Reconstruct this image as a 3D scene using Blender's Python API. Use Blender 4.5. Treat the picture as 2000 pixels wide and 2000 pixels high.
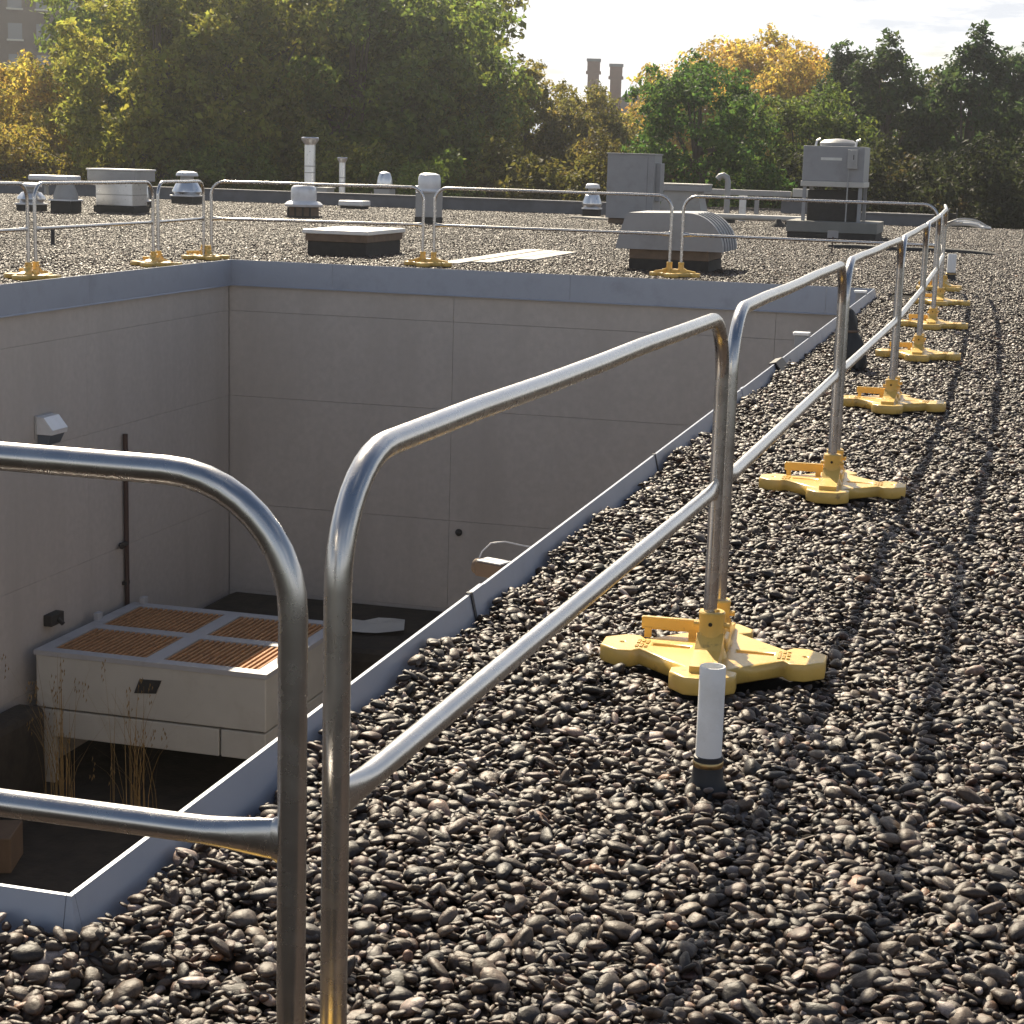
import bpy, bmesh, math, random
import numpy as np
from mathutils import Vector, Matrix, Euler

for o in list(bpy.data.objects): bpy.data.objects.remove(o, do_unlink=True)
scene = bpy.context.scene
COL = scene.collection
R = math.radians
rng = np.random.default_rng(7)
random.seed(7)

# ------------------------------------------------------------------ camera
cam_d = bpy.data.cameras.new('camera'); cam = bpy.data.objects.new('camera', cam_d); COL.objects.link(cam)
cam_d.sensor_width = 36.0; cam_d.lens = 3567.9/2000*36; cam_d.clip_start = .05; cam_d.clip_end = 5000
pitch, roll, yaw = .1911, .0288, .2651
Fw = Vector((-math.sin(yaw)*math.cos(pitch), math.cos(yaw)*math.cos(pitch), -math.sin(pitch)))
Rt = Vector((math.cos(yaw), math.sin(yaw), 0)); Up = Rt.cross(Fw)
R2 = Rt*math.cos(roll)+Up*math.sin(roll); U2 = -Rt*math.sin(roll)+Up*math.cos(roll)
cam.matrix_world = Matrix(((R2.x, U2.x, -Fw.x, 0), (R2.y, U2.y, -Fw.y, 0), (R2.z, U2.z, -Fw.z, 1.4344), (0, 0, 0, 1)))
scene.camera = cam
# ------------------------------------------------------------------ light
SUN_EL, SUN_AZ = R(39.0), R(29.5)            # azimuth measured from +Y towards -X
world = bpy.data.worlds.new('World'); scene.world = world; world.use_nodes = True
nt = world.node_tree; nt.nodes.clear()
def N(t, kind, **kw):
    n = t.nodes.new(kind)
    for k, v in kw.items(): setattr(n, k, v)
    return n
out = N(nt, 'ShaderNodeOutputWorld'); bg = N(nt, 'ShaderNodeBackground'); sky = N(nt, 'ShaderNodeTexSky', sky_type='NISHITA')
sky.sun_disc = False; sky.sun_elevation = SUN_EL; sky.sun_rotation = -SUN_AZ; sky.air_density = 1.0; sky.dust_density = 1.2
bg.inputs['Strength'].default_value = .05
tc = N(nt, 'ShaderNodeTexCoord'); sx = N(nt, 'ShaderNodeSeparateXYZ'); L = nt.links.new
def M(op, a, b=None, c=None):
    n = N(nt, 'ShaderNodeMath', operation=op)
    for i, q in enumerate((a, b, c)):
        if q is None: continue
        if isinstance(q, (int, float)): n.inputs[i].default_value = q
        else: L(q, n.inputs[i])
    return n.outputs[0]
L(tc.outputs['Generated'], sx.inputs[0])
den = M('ADD', M('MAXIMUM', sx.outputs['Z'], 0.0), .10)
cv = N(nt, 'ShaderNodeCombineXYZ'); L(M('DIVIDE', sx.outputs['X'], den), cv.inputs['X']); L(M('DIVIDE', sx.outputs['Y'], den), cv.inputs['Y']); cv.inputs['Z'].default_value = 3.7
nz = N(nt, 'ShaderNodeTexNoise'); nz.inputs['Scale'].default_value = 1.15; nz.inputs['Detail'].default_value = 8; nz.inputs['Roughness'].default_value = .55
nz2 = N(nt, 'ShaderNodeTexNoise'); nz2.inputs['Scale'].default_value = 2.3; nz2.inputs['Detail'].default_value = 6; nz2.inputs['Roughness'].default_value = .6
L(cv.outputs[0], nz.inputs['Vector']); L(cv.outputs[0], nz2.inputs['Vector'])
low = N(nt, 'ShaderNodeMapRange', interpolation_type='SMOOTHSTEP'); L(sx.outputs['Z'], low.inputs['Value'])      # a broken cloud deck closes up towards the horizon
low.inputs['From Min'].default_value = .32; low.inputs['From Max'].default_value = .02; low.inputs['To Min'].default_value = 0; low.inputs['To Max'].default_value = .17
cov = M('ADD', nz.outputs['Fac'], low.outputs['Result'])
rm = N(nt, 'ShaderNodeMapRange', interpolation_type='SMOOTHSTEP'); rm.inputs['From Min'].default_value = .50; rm.inputs['From Max'].default_value = .66; L(cov, rm.inputs['Value'])
cr = N(nt, 'ShaderNodeValToRGB'); cr.color_ramp.elements[0].position = .38; cr.color_ramp.elements[0].color = (8.3, 8.7, 9.4, 1)
cr.color_ramp.elements[1].position = .50; cr.color_ramp.elements[1].color = (12.0, 11.9, 11.7, 1)
mx = N(nt, 'ShaderNodeMix', data_type='RGBA'); L(rm.outputs['Result'], mx.inputs['Factor']); L(nz2.outputs['Fac'], cr.inputs['Fac'])
L(sky.outputs['Color'], mx.inputs['A']); L(cr.outputs['Color'], mx.inputs['B']); L(mx.outputs['Result'], bg.inputs['Color']); L(bg.outputs['Background'], out.inputs['Surface'])
sun_d = bpy.data.lights.new('sun', 'SUN'); sun = bpy.data.objects.new('sun', sun_d); COL.objects.link(sun)
sun_d.energy = 5.0; sun_d.angle = R(.53); sun_d.color = (1, .87, .66)
sdir = Vector((-math.sin(SUN_AZ)*math.cos(SUN_EL), math.cos(SUN_AZ)*math.cos(SUN_EL), math.sin(SUN_EL)))
sun.rotation_euler = sdir.to_track_quat('Z', 'Y').to_euler()
vs = scene.view_settings; vs.view_transform = 'Standard'; vs.look = 'None'; vs.exposure = 1.0; vs.gamma = 1.0; vs.use_curve_mapping = False
scene.cycles.max_bounces = 6; scene.cycles.transparent_max_bounces = 8

# ------------------------------------------------------------------ materials
MATS = {}
def pmat(name, col, rough=.6, metal=0., spec=.5, var=.12, vscale=6., bump=0., bscale=40., stain=None, stain_scale=1.2, stain_lo=.52, stain_hi=.72, coat=0., stretch=None):
    """Principled material: base colour with fine mottling, optional stains and relief."""
    m = bpy.data.materials.new(name); m.use_nodes = True; t = m.node_tree; b = t.nodes['Principled BSDF']
    b.inputs['Roughness'].default_value = rough; b.inputs['Metallic'].default_value = metal; b.inputs['Specular IOR Level'].default_value = spec
    if coat: b.inputs['Coat Weight'].default_value = coat; b.inputs['Coat Roughness'].default_value = .15
    c = N(t, 'ShaderNodeTexCoord'); g = N(t, 'ShaderNodeNewGeometry')
    n = N(t, 'ShaderNodeTexNoise'); n.inputs['Scale'].default_value = vscale; n.inputs['Detail'].default_value = 6
    t.links.new(g.outputs['Position'], n.inputs['Vector'])
    r = N(t, 'ShaderNodeValToRGB'); r.color_ramp.elements[0].position = .3; r.color_ramp.elements[1].position = .7
    r.color_ramp.elements[0].color = (*[x*(1-var) for x in col], 1); r.color_ramp.elements[1].color = (*[min(1, x*(1+var)) for x in col], 1)
    t.links.new(n.outputs['Fac'], r.inputs['Fac']); last = r.outputs['Color']
    if stain:
        n2 = N(t, 'ShaderNodeTexNoise'); n2.inputs['Scale'].default_value = stain_scale; n2.inputs['Detail'].default_value = 8; n2.inputs['Roughness'].default_value = .65
        if stretch:
            mp_ = N(t, 'ShaderNodeMapping'); mp_.inputs['Scale'].default_value = stretch; t.links.new(g.outputs['Position'], mp_.inputs['Vector']); t.links.new(mp_.outputs['Vector'], n2.inputs['Vector'])
        else: t.links.new(g.outputs['Position'], n2.inputs['Vector'])
        mr = N(t, 'ShaderNodeMapRange'); mr.inputs['From Min'].default_value = stain_lo; mr.inputs['From Max'].default_value = stain_hi
        t.links.new(n2.outputs['Fac'], mr.inputs['Value'])
        mm = N(t, 'ShaderNodeMix', data_type='RGBA'); mm.inputs['B'].default_value = (*stain, 1)
        t.links.new(mr.outputs['Result'], mm.inputs['Factor']); t.links.new(last, mm.inputs['A']); last = mm.outputs['Result']
    t.links.new(last, b.inputs['Base Color'])
    rr = N(t, 'ShaderNodeMapRange'); rr.inputs['To Min'].default_value = max(.02, rough-.08); rr.inputs['To Max'].default_value = min(1, rough+.08)
    t.links.new(n.outputs['Fac'], rr.inputs['Value']); t.links.new(rr.outputs['Result'], b.inputs['Roughness'])
    if bump:
        n3 = N(t, 'ShaderNodeTexNoise'); n3.inputs['Scale'].default_value = bscale; n3.inputs['Detail'].default_value = 4
        t.links.new(g.outputs['Position'], n3.inputs['Vector'])
        bp = N(t, 'ShaderNodeBump'); bp.inputs['Strength'].default_value = bump; bp.inputs['Distance'].default_value = .01
        t.links.new(n3.outputs['Fac'], bp.inputs['Height']); t.links.new(bp.outputs['Normal'], b.inputs['Normal'])
    MATS[name] = m; return m

pmat('tube_steel', (.52, .51, .505), .27, 1., var=.05, vscale=24, stain=(.465, .45, .435), stain_scale=5, stain_lo=.42, stain_hi=.85)
pmat('yellow_paint', (.67, .435, .105), .36, 0, var=.08, vscale=9, stain=(.30, .185, .06), stain_scale=16, stain_lo=.60, stain_hi=.70, bump=.08, bscale=120, coat=.25)
pmat('dark_hole', (.02, .015, .01), .8)
pmat('pvc_white', (.78, .78, .77), .35, var=.03, stain=(.66, .65, .62), stain_scale=7)
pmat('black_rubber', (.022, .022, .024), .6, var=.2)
pmat('brass_clamp', (.45, .33, .16), .35, 1.)
pmat('coping_metal', (.295, .33, .405), .42, .1, var=.06, vscale=3, stain=(.225, .25, .305), stain_scale=3.0, stain_lo=.5, stain_hi=.8)
pmat('coping_dark', (.03, .03, .035), .6)
pmat('wall_panel', (.455, .42, .395), .8, var=.06, vscale=14, bump=.25, bscale=160, stain=(.395, .362, .338), stain_scale=1.6, stain_lo=.45, stain_hi=.75, stretch=(1, 1, .16))
pmat('wall_core', (.36, .33, .305), .9)
pmat('wall_near', (.40, .36, .31), .8, var=.07)
pmat('deck_membrane', (.018, .016, .015), .95, spec=.1, var=.3, vscale=30)
pmat('soil', (.035, .027, .020), .95, var=.35, vscale=5, bump=.8, bscale=18, stain=(.055, .042, .03), stain_scale=2)
pmat('turf', (.06, .075, .03), .95, var=.3, vscale=.4)
pmat('unit_cream', (.53, .515, .475), .5, var=.04, vscale=4, stain=(.45, .43, .385), stain_scale=2.5)
pmat('unit_white', (.42, .42, .44), .45, var=.04, stain=(.34, .335, .34), stain_scale=4)
pmat('filter_rust', (.42, .22, .10), .8, var=.3, vscale=25, stain=(.25, .115, .05), stain_scale=9)
pmat('plate_dark', (.03, .03, .032), .5)
pmat('alu_bright', (.72, .73, .75), .30, .85, var=.05, vscale=12)
pmat('alu_white', (.74, .75, .77), .38, .25, var=.04, vscale=12, stain=(.6, .6, .6), stain_scale=5)
pmat('vent_grey', (.36, .36, .36), .5, .3, var=.06, stain=(.29, .285, .28), stain_scale=3)
pmat('equip_grey', (.30, .305, .32), .5, .1, var=.05, vscale=5, stain=(.245, .245, .25), stain_scale=2.4)
pmat('curb_dark', (.035, .032, .03), .85, var=.25, vscale=12)
pmat('curb_brown', (.16, .11, .075), .8, var=.2, vscale=10)
pmat('hatch_white', (.78, .78, .76), .4, var=.04, stain=(.66, .64, .6), stain_scale=4)
pmat('board_white', (.50, .475, .42), .7, var=.08, vscale=8, stain=(.34, .30, .25), stain_scale=4)
pmat('parapet_membrane', (.135, .14, .155), .75, var=.15, vscale=3, stain=(.09, .092, .098), stain_scale=1.1)
pmat('straw', (.30, .19, .07), .8, var=.25, vscale=20)
pmat('platform_grey', (.20, .20, .185), .7, var=.08, vscale=4)
pmat('cardboard', (.15, .10, .065), .85)
pmat('bark', (.085, .065, .05), .9, var=.3, vscale=6, bump=.5, bscale=12)
pmat('brick_far', (.055, .034, .032), .85, var=.12, vscale=1.2)
pmat('glass_far', (.10, .12, .15), .15, spec=.6, var=.02)
pmat('brick_chimney', (.15, .065, .045), .85, var=.12, vscale=1.5)
pmat('slate_far', (.12, .13, .15), .7)
pmat('plate_text', (.70, .70, .66), .5)
pmat('rust_red', (.06, .032, .027), .7)

def pebble_material():
    m = bpy.data.materials.new('river_pebble'); m.use_nodes = True; t = m.node_tree; b = t.nodes['Principled BSDF']
    oi = N(t, 'ShaderNodeObjectInfo'); ge = N(t, 'ShaderNodeNewGeometry')
    ad = N(t, 'ShaderNodeMath', operation='ADD'); fr = N(t, 'ShaderNodeMath', operation='FRACT')
    t.links.new(oi.outputs['Random'], ad.inputs[0]); t.links.new(ge.outputs['Random Per Island'], ad.inputs[1]); t.links.new(ad.outputs[0], fr.inputs[0])
    cr = N(t, 'ShaderNodeValToRGB'); e = cr.color_ramp.elements
    stops = [(0, (.018, .014, .013)), (.13, (.036, .026, .021)), (.25, (.080, .052, .035)), (.36, (.028, .023, .023)), (.48, (.092, .061, .041)), (.58, (.042, .026, .021)),
             (.68, (.116, .082, .059)), (.77, (.082, .041, .031)), (.85, (.165, .126, .096)), (.92, (.042, .037, .041)), (.965, (.42, .35, .32)), (1, (.22, .095, .04))]
    e[0].position, e[0].color = stops[0][0], (*stops[0][1], 1); e[1].position, e[1].color = stops[-1][0], (*stops[-1][1], 1)
    for p, c in stops[1:-1]:
        k = e.new(p); k.color = (*c, 1)
    t.links.new(fr.outputs[0], cr.inputs['Fac'])
    lk = t.links.new
    nz = N(t, 'ShaderNodeTexNoise'); nz.inputs['Scale'].default_value = 75; nz.inputs['Detail'].default_value = 5; lk(ge.outputs['Position'], nz.inputs['Vector'])
    n2 = N(t, 'ShaderNodeTexNoise'); n2.inputs['Scale'].default_value = 620; n2.inputs['Detail'].default_value = 2; lk(ge.outputs['Position'], n2.inputs['Vector'])
    mr = N(t, 'ShaderNodeMapRange'); mr.inputs['From Min'].default_value = .3; mr.inputs['From Max'].default_value = .7; mr.inputs['To Min'].default_value = .45; mr.inputs['To Max'].default_value = 1.12; lk(nz.outputs['Fac'], mr.inputs['Value'])
    m2 = N(t, 'ShaderNodeMapRange'); m2.inputs['From Min'].default_value = .3; m2.inputs['From Max'].default_value = .7; m2.inputs['To Min'].default_value = .72; m2.inputs['To Max'].default_value = 1.38; lk(n2.outputs['Fac'], m2.inputs['Value'])
    mm = N(t, 'ShaderNodeMath', operation='MULTIPLY'); lk(mr.outputs['Result'], mm.inputs[0]); lk(m2.outputs['Result'], mm.inputs[1])
    mu = N(t, 'ShaderNodeMix', data_type='RGBA', blend_type='MULTIPLY'); mu.inputs['Factor'].default_value = 1
    lk(cr.outputs['Color'], mu.inputs['A']); lk(mm.outputs[0], mu.inputs['B']); lk(mu.outputs['Result'], b.inputs['Base Color'])
    b.inputs['Roughness'].default_value = .50; b.inputs['Specular IOR Level'].default_value = .46
    ad2 = N(t, 'ShaderNodeMath', operation='MULTIPLY_ADD'); lk(n2.outputs['Fac'], ad2.inputs[0]); ad2.inputs[1].default_value = .35; lk(nz.outputs['Fac'], ad2.inputs[2])
    bp = N(t, 'ShaderNodeBump'); bp.inputs['Strength'].default_value = .55; bp.inputs['Distance'].default_value = .004; lk(ad2.outputs[0], bp.inputs['Height']); lk(bp.outputs['Normal'], b.inputs['Normal'])
    MATS['pebble'] = m
pebble_material()

def leaf_material():
    m = bpy.data.materials.new('leaf'); m.use_nodes = True; t = m.node_tree; t.nodes.clear()
    o = N(t, 'ShaderNodeOutputMaterial'); oi = N(t, 'ShaderNodeObjectInfo'); ge = N(t, 'ShaderNodeNewGeometry')
    hs = N(t, 'ShaderNodeHueSaturation'); lk = t.links.new
    tc = N(t, 'ShaderNodeTexCoord'); nz = N(t, 'ShaderNodeTexNoise'); nz.inputs['Scale'].default_value = .75; nz.inputs['Detail'].default_value = 3; lk(ge.outputs['Position'], nz.inputs['Vector'])
    h1 = N(t, 'ShaderNodeMath', operation='MULTIPLY_ADD'); lk(ge.outputs['Random Per Island'], h1.inputs[0]); h1.inputs[1].default_value = .05; h1.inputs[2].default_value = .520
    h2 = N(t, 'ShaderNodeMath', operation='MULTIPLY_ADD'); lk(nz.outputs['Fac'], h2.inputs[0]); h2.inputs[1].default_value = -.085; lk(h1.outputs[0], h2.inputs[2]); lk(h2.outputs[0], hs.inputs['Hue'])
    ml = N(t, 'ShaderNodeMath', operation='MULTIPLY'); ml.inputs[1].default_value = 7.31
    fr = N(t, 'ShaderNodeMath', operation='FRACT'); lk(ge.outputs['Random Per Island'], ml.inputs[0]); lk(ml.outputs[0], fr.inputs[0])
    mv = N(t, 'ShaderNodeMapRange'); mv.inputs['To Min'].default_value = .50; mv.inputs['To Max'].default_value = 1.35; lk(fr.outputs[0], mv.inputs['Value'])
    mn = N(t, 'ShaderNodeMapRange'); mn.inputs['From Min'].default_value = .3; mn.inputs['From Max'].default_value = .7; mn.inputs['To Min'].default_value = .65; mn.inputs['To Max'].default_value = 1.45; lk(nz.outputs['Fac'], mn.inputs['Value'])
    mm = N(t, 'ShaderNodeMath', operation='MULTIPLY'); lk(mv.outputs['Result'], mm.inputs[0]); lk(mn.outputs['Result'], mm.inputs[1]); lk(mm.outputs[0], hs.inputs['Value'])
    lk(oi.outputs['Color'], hs.inputs['Color'])
    pb = N(t, 'ShaderNodeBsdfPrincipled'); pb.inputs['Roughness'].default_value = .6; pb.inputs['Specular IOR Level'].default_value = .18
    tr = N(t, 'ShaderNodeBsdfTranslucent'); mi = N(t, 'ShaderNodeMixShader'); mi.inputs[0].default_value = .52
    br = N(t, 'ShaderNodeHueSaturation'); br.inputs['Value'].default_value = 1.9; br.inputs['Hue'].default_value = .495
    t.links.new(hs.outputs['Color'], pb.inputs['Base Color']); t.links.new(hs.outputs['Color'], br.inputs['Color']); t.links.new(br.outputs['Color'], tr.inputs['Color'])
    t.links.new(pb.outputs[0], mi.inputs[1]); t.links.new(tr.outputs[0], mi.inputs[2]); t.links.new(mi.outputs[0], o.inputs['Surface'])
    MATS['leaf'] = m
leaf_material()

# ------------------------------------------------------------------ mesh helpers
class MB:
    def __init__(self): self.v = []; self.f = []; self.sm = []
    def add(self, vs, fs, smooth=False):
        o = len(self.v); self.v += [tuple(p) for p in vs]
        for f in fs: self.f.append(tuple(i+o for i in f)); self.sm.append(smooth)
        return self
    def box(self, x0, x1, y0, y1, z0, z1, bev=0., rz=0., c=(0, 0)):
        bm = bmesh.new(); bmesh.ops.create_cube(bm, size=1)
        for v in bm.verts: v.co = Vector(((x0+x1)/2+v.co.x*(x1-x0), (y0+y1)/2+v.co.y*(y1-y0), (z0+z1)/2+v.co.z*(z1-z0)))
        if bev: bmesh.ops.bevel(bm, geom=list(bm.edges), offset=bev, segments=2, profile=.5, affect='EDGES')
        return self.bm(bm, Matrix.Translation((c[0], c[1], 0)) @ Matrix.Rotation(rz, 4, 'Z') @ Matrix.Translation((-c[0], -c[1], 0)) if rz else None)
    def bm(self, bm, M=None, smooth=False):
        bm.verts.index_update()
        vs = [(M @ v.co if M else v.co.copy()) for v in bm.verts]; fs = [[v.index for v in f.verts] for f in bm.faces]
        bm.free(); return self.add(vs, fs, smooth)
    def lathe(self, prof, seg=24, c=(0, 0, 0), cap0=True, cap1=True, axis='Z'):
        vs = []; fs = []
        for r, z in prof:
            for k in range(seg):
                a = 2*math.pi*k/seg
                p = (r*math.cos(a), r*math.sin(a), z)
                if axis == 'Y': p = (p[0], p[2], p[1])
                if axis == 'X': p = (p[2], p[0], p[1])
                vs.append((p[0]+c[0], p[1]+c[1], p[2]+c[2]))
        n = len(prof)
        for i in range(n-1):
            for k in range(seg):
                k2 = (k+1) % seg; fs.append((i*seg+k, i*seg+k2, (i+1)*seg+k2, (i+1)*seg+k))
        if cap0: fs.append(tuple(range(seg))[::-1])
        if cap1: fs.append(tuple((n-1)*seg+k for k in range(seg)))
        return self.add(vs, fs, True)
    def tube(self, pts, rad, seg=14, caps=True, flat=None):
        """swept tube; flat = list of (width scale, height scale) per point"""
        P = [Vector(p) for p in pts]; n = len(P)
        if not hasattr(rad, '__len__'): rad = [rad]*n
        vs = []; fs = []; ref = None
        for i in range(n):
            t = (P[min(i+1, n-1)]-P[max(i-1, 0)]).normalized()
            if ref is None: ref = Vector((0, 0, 1)) if abs(t.z) < .9 else Vector((1, 0, 0))
            u = (ref-t*ref.dot(t)).normalized(); w = t.cross(u); ref = u
            a, b = flat[i] if flat else (1, 1)
            for k in range(seg):
                an = 2*math.pi*k/seg
                vs.append(P[i]+w*(rad[i]*a*math.cos(an))+u*(rad[i]*b*math.sin(an)))
        for i in range(n-1):
            for k in range(seg):
                k2 = (k+1) % seg; fs.append((i*seg+k, i*seg+k2, (i+1)*seg+k2, (i+1)*seg+k))
        if caps: fs.append(tuple(range(seg))[::-1]); fs.append(tuple((n-1)*seg+k for k in range(seg)))
        return self.add(vs, fs, True)
    def prism(self, poly, z0, z1, plane='XY', smooth=False):
        n = len(poly)
        def P(a, b, h):
            return (a, b, h) if plane == 'XY' else ((a, h, b) if plane == 'XZ' else (h, a, b))
        vs = [P(a, b, z0) for a, b in poly]+[P(a, b, z1) for a, b in poly]
        fs = [tuple(range(n))[::-1], tuple(range(n, 2*n))]+[(i, (i+1) % n, n+(i+1) % n, n+i) for i in range(n)]
        return self.add(vs, fs, smooth)
    def mesh(self, name, mat):
        me = bpy.data.meshes.new(name); me.from_pydata(self.v, [], self.f)
        me.polygons.foreach_set('use_smooth', self.sm); me.materials.append(MATS[mat])
        bm = bmesh.new(); bm.from_mesh(me); bmesh.ops.recalc_face_normals(bm, faces=list(bm.faces)); bm.to_mesh(me); bm.free()
        if any(self.sm): me.set_sharp_from_angle(angle=R(40))
        me.update(); return me
    def build(self, name, mat, parent=None, loc=None, rz=None):
        o = bpy.data.objects.new(name, self.mesh(name, mat)); COL.objects.link(o)
        if parent: o.parent = parent
        if loc: o.location = loc
        if rz is not None: o.rotation_euler = (0, 0, rz)
        return o

def tag(o, label=None, cat=None, group=None, kind=None):
    if label: o['label'] = label
    if cat: o['category'] = cat
    if group: o['group'] = group
    if kind: o['kind'] = kind
    return o
def thing(name, label, cat, loc=(0, 0, 0), rz=0., group=None):
    o = bpy.data.objects.new(name, None); COL.objects.link(o); o.empty_display_size = .2
    o.location = loc; o.rotation_euler = (0, 0, rz); return tag(o, label, cat, group)
def copy_tree(o, parent=None):
    c = o.copy(); COL.objects.link(c); c.parent = parent
    for ch in list(o.children): copy_tree(ch, c)
    return c

# ================================================================== SETTING
XR, XL, YN, YF = -1.57, -9.44, 2.80, 21.12          # courtyard opening (inner edge of the coping)
ZF = -5.0
tag(MB().add([(-1500, -600, -6), (1500, -600, -6), (1500, 2400, -6), (-1500, 2400, -6)], [(0, 1, 2, 3)]).build('ground', 'turf'), kind='structure')
roof_mb = MB()
def sheet(x0, x1, y0, y1, z): roof_mb.box(x0, x1, y0, y1, z-.25, z)
sheet(-40, XL-.16, -8, 49.0, -.012); sheet(XR+.16, 14, -8, 49.0, -.012)
sheet(XL-.16, XR+.16, YF+.16, 49.0, -.012); sheet(XL-.16, XR+.16, -8, YN-.16, -.012)
sheet(-40, -3.0, 49.0, 64.0, -.012)
roof = tag(roof_mb.build('roof', 'deck_membrane'), kind='structure')
tag(MB().box(XL-.3, XR+.3, YN-.3, YF+.3, ZF-.3, ZF).build('courtyard_floor', 'soil'), kind='structure')
bed = MB().box(XL, -6.3, 18.9, YF, ZF, -4.1, .12); bed.box(XL, XL+.34, YN+.5, 15.85, ZF, -4.1, .08); bed.box(-6.35, XR, 19.4, YF, ZF, -4.16, .12)
tag(bed.build('added_soil_bed', 'soil'), kind='structure')  # raised bed added so the lowered floor keeps the condenser top in shade

# courtyard walls: dark core with separate facing panels, open joints between them
def panel_wall(name, axis, pos, sgn, breaks, rows, matp='wall_panel', gap=.007):
    w = thing(name, None, None); tag(w, kind='structure')
    lo, hi = breaks[0], breaks[-1]
    c = MB()
    if axis == 'Y': c.box(lo-.1, hi+.1, min(pos+sgn*.022, pos+sgn*.16), max(pos+sgn*.022, pos+sgn*.16), ZF, -.02)
    else: c.box(min(pos+sgn*.022, pos+sgn*.16), max(pos+sgn*.022, pos+sgn*.16), lo-.1, hi+.1, ZF, -.02)
    c.build('wall_core', 'wall_core', w)
    for a, b in zip(breaks[:-1], breaks[1:]):
        for z0, z1 in zip(rows[:-1], rows[1:]):
            m = MB(); q0, q1 = sorted((pos, pos+sgn*.02))
            if axis == 'Y': m.box(a+gap/2, b-gap/2, q0, q1, z0+gap/2, z1-gap/2, .002)
            else: m.box(q0, q1, a+gap/2, b-gap/2, z0+gap/2, z1-gap/2, .002)
            m.build('panel', matp, w)
    return w
rows = [ZF, -4.10, -2.98, -1.60, -.53, -.03]
panel_wall('wall_far', 'Y', YF+.05, 1, [XL-.05, -6.55, -2.66, XR+.04], rows, gap=.0035)
panel_wall('wall_left', 'X', XL-.05, -1, [YN-.05, 5.8, 9.7, 13.6, 17.5, YF+.03], rows, gap=.002)
panel_wall('wall_right', 'X', XR+.05, 1, [YN-.05, 6.7, 10.6, 14.5, 18.4, YF+.03], rows, gap=.006)
panel_wall('wall_near', 'Y', YN-.05, -1, [XL-.05, -6.55, -2.66, XR+.04], rows, gap=.006)

# metal gravel-stop coping: steep outer face to the gravel, thin lip, fascia hanging into the court
def coping(name, label, axis, pos, sgn, cuts, gap=.004, bump=None):
    w = thing(name, label, 'coping')
    prof = [(0, .105), (.010, .105), (.038, -.015), (.032, -.015), (.006, .098), (.004, .098), (.004, -.20), (-.014, -.215), (-.014, -.209), (-.002, -.20)]
    for a, b in zip(cuts[:-1], cuts[1:]):
        poly = [(pos+sgn*x, z) for x, z in prof]
        MB().prism(poly, a+gap/2, b-gap/2, 'XZ' if axis == 'X' else 'YZ').build('coping_section', 'coping_metal', w)
    return w
cr_ = coping('coping', 'blue-grey metal coping edging the courtyard beside the long row of yellow bases', 'X', XR, 1, [YN-.0045, 5.30, 8.24, 11.0, 12.62, 15.4, 18.3, 21.15], .012)
for y, wd, mt in ((5.36, .12, 'coping_metal'), (11.0, .10, 'coping_metal')):
    MB().prism([(XR-.0025, .109), (XR+.0125, .109), (XR+.0415, -.015), (XR+.0385, -.015), (XR+.011, .1065), (XR-.0025, .1065)], y-wd/2, y+wd/2, 'XZ').build('joint_cover', mt, cr_)
for y in (5.285, 8.24):
    MB().prism([(XR-.003, .1115), (XR+.013, .1115), (XR+.0425, -.015), (XR+.0395, -.015), (XR+.0115, .1085), (XR-.003, .1085)], y-.008, y+.008, 'XZ').build('joint_seam', 'coping_dark', cr_)
coping('coping', 'blue-grey metal coping of the far courtyard wall below the brown-curbed roof hatch', 'Y', YF, 1, [XL-.0, -8.1, -5.1, -2.1, XR+.0], .003)
coping('coping', 'blue-grey metal coping on top of the courtyard wall that carries the lamp', 'X', XL, -1, [2.765, 5.5, 8.5, 11.5, 14.5, 17.5, 21.15], .003)
coping('coping', 'short blue-grey metal coping meeting the long coping at the mitred corner', 'Y', YN, -1, [XL, -7, -4, XR+.0], .003)
k_ = .004; cp = [(XR, YN, .105), (XR+.010, YN, .105), (XR+.010, YN-.010, .105), (XR, YN-.010, .105), (XR+.038, YN, -.015), (XR+.038, YN-.038, -.015), (XR, YN-.038, -.015)]
MB().add(cp, [(0, 1, 2, 3), (1, 4, 5, 2), (2, 5, 6, 3)]).build('mitre_corner', 'coping_metal', cr_)

# dark lapped strip bent over the coping
m = MB()
m.prism([(XR-.03, .108), (XR+.016, .120), (XR+.075, .045), (XR+.066, .038), (XR+.013, .110), (XR-.03, .100)], 12.48, 12.84, 'XZ')
tag(m.build('flashing_patch', 'coping_dark'), 'black flashing strip bent over the courtyard coping', 'flashing')

# divider parapets at the back of the roof
def parapet(label, x0, x1, y, h, dep=.35):
    p = thing('parapet', label, 'parapet', (0, y, 0))
    n = max(1, int((x1-x0)/3.0)); xs = [x0+(x1-x0)*i/n for i in range(n+1)]
    MB().box(x0, x1, 0, dep, -.02, h-.05).build('parapet_wall', 'parapet_membrane', p)
    for a, b in zip(xs[:-1], xs[1:]): MB().box(a+.008, b-.008, -.03, dep+.03, h-.05, h, .008).build('parapet_cap', 'parapet_membrane', p)
parapet('long low dark membrane parapet across the back of the roof', -36, -10.2, 48.2, .36)
parapet('short grey parapet at the roof edge right of the platform fan unit', -4.3, -2.2, 48.4, .33)
parapet('low grey parapet end behind the white pipes', -7.2, -5.0, 57.0, .40)

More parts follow.
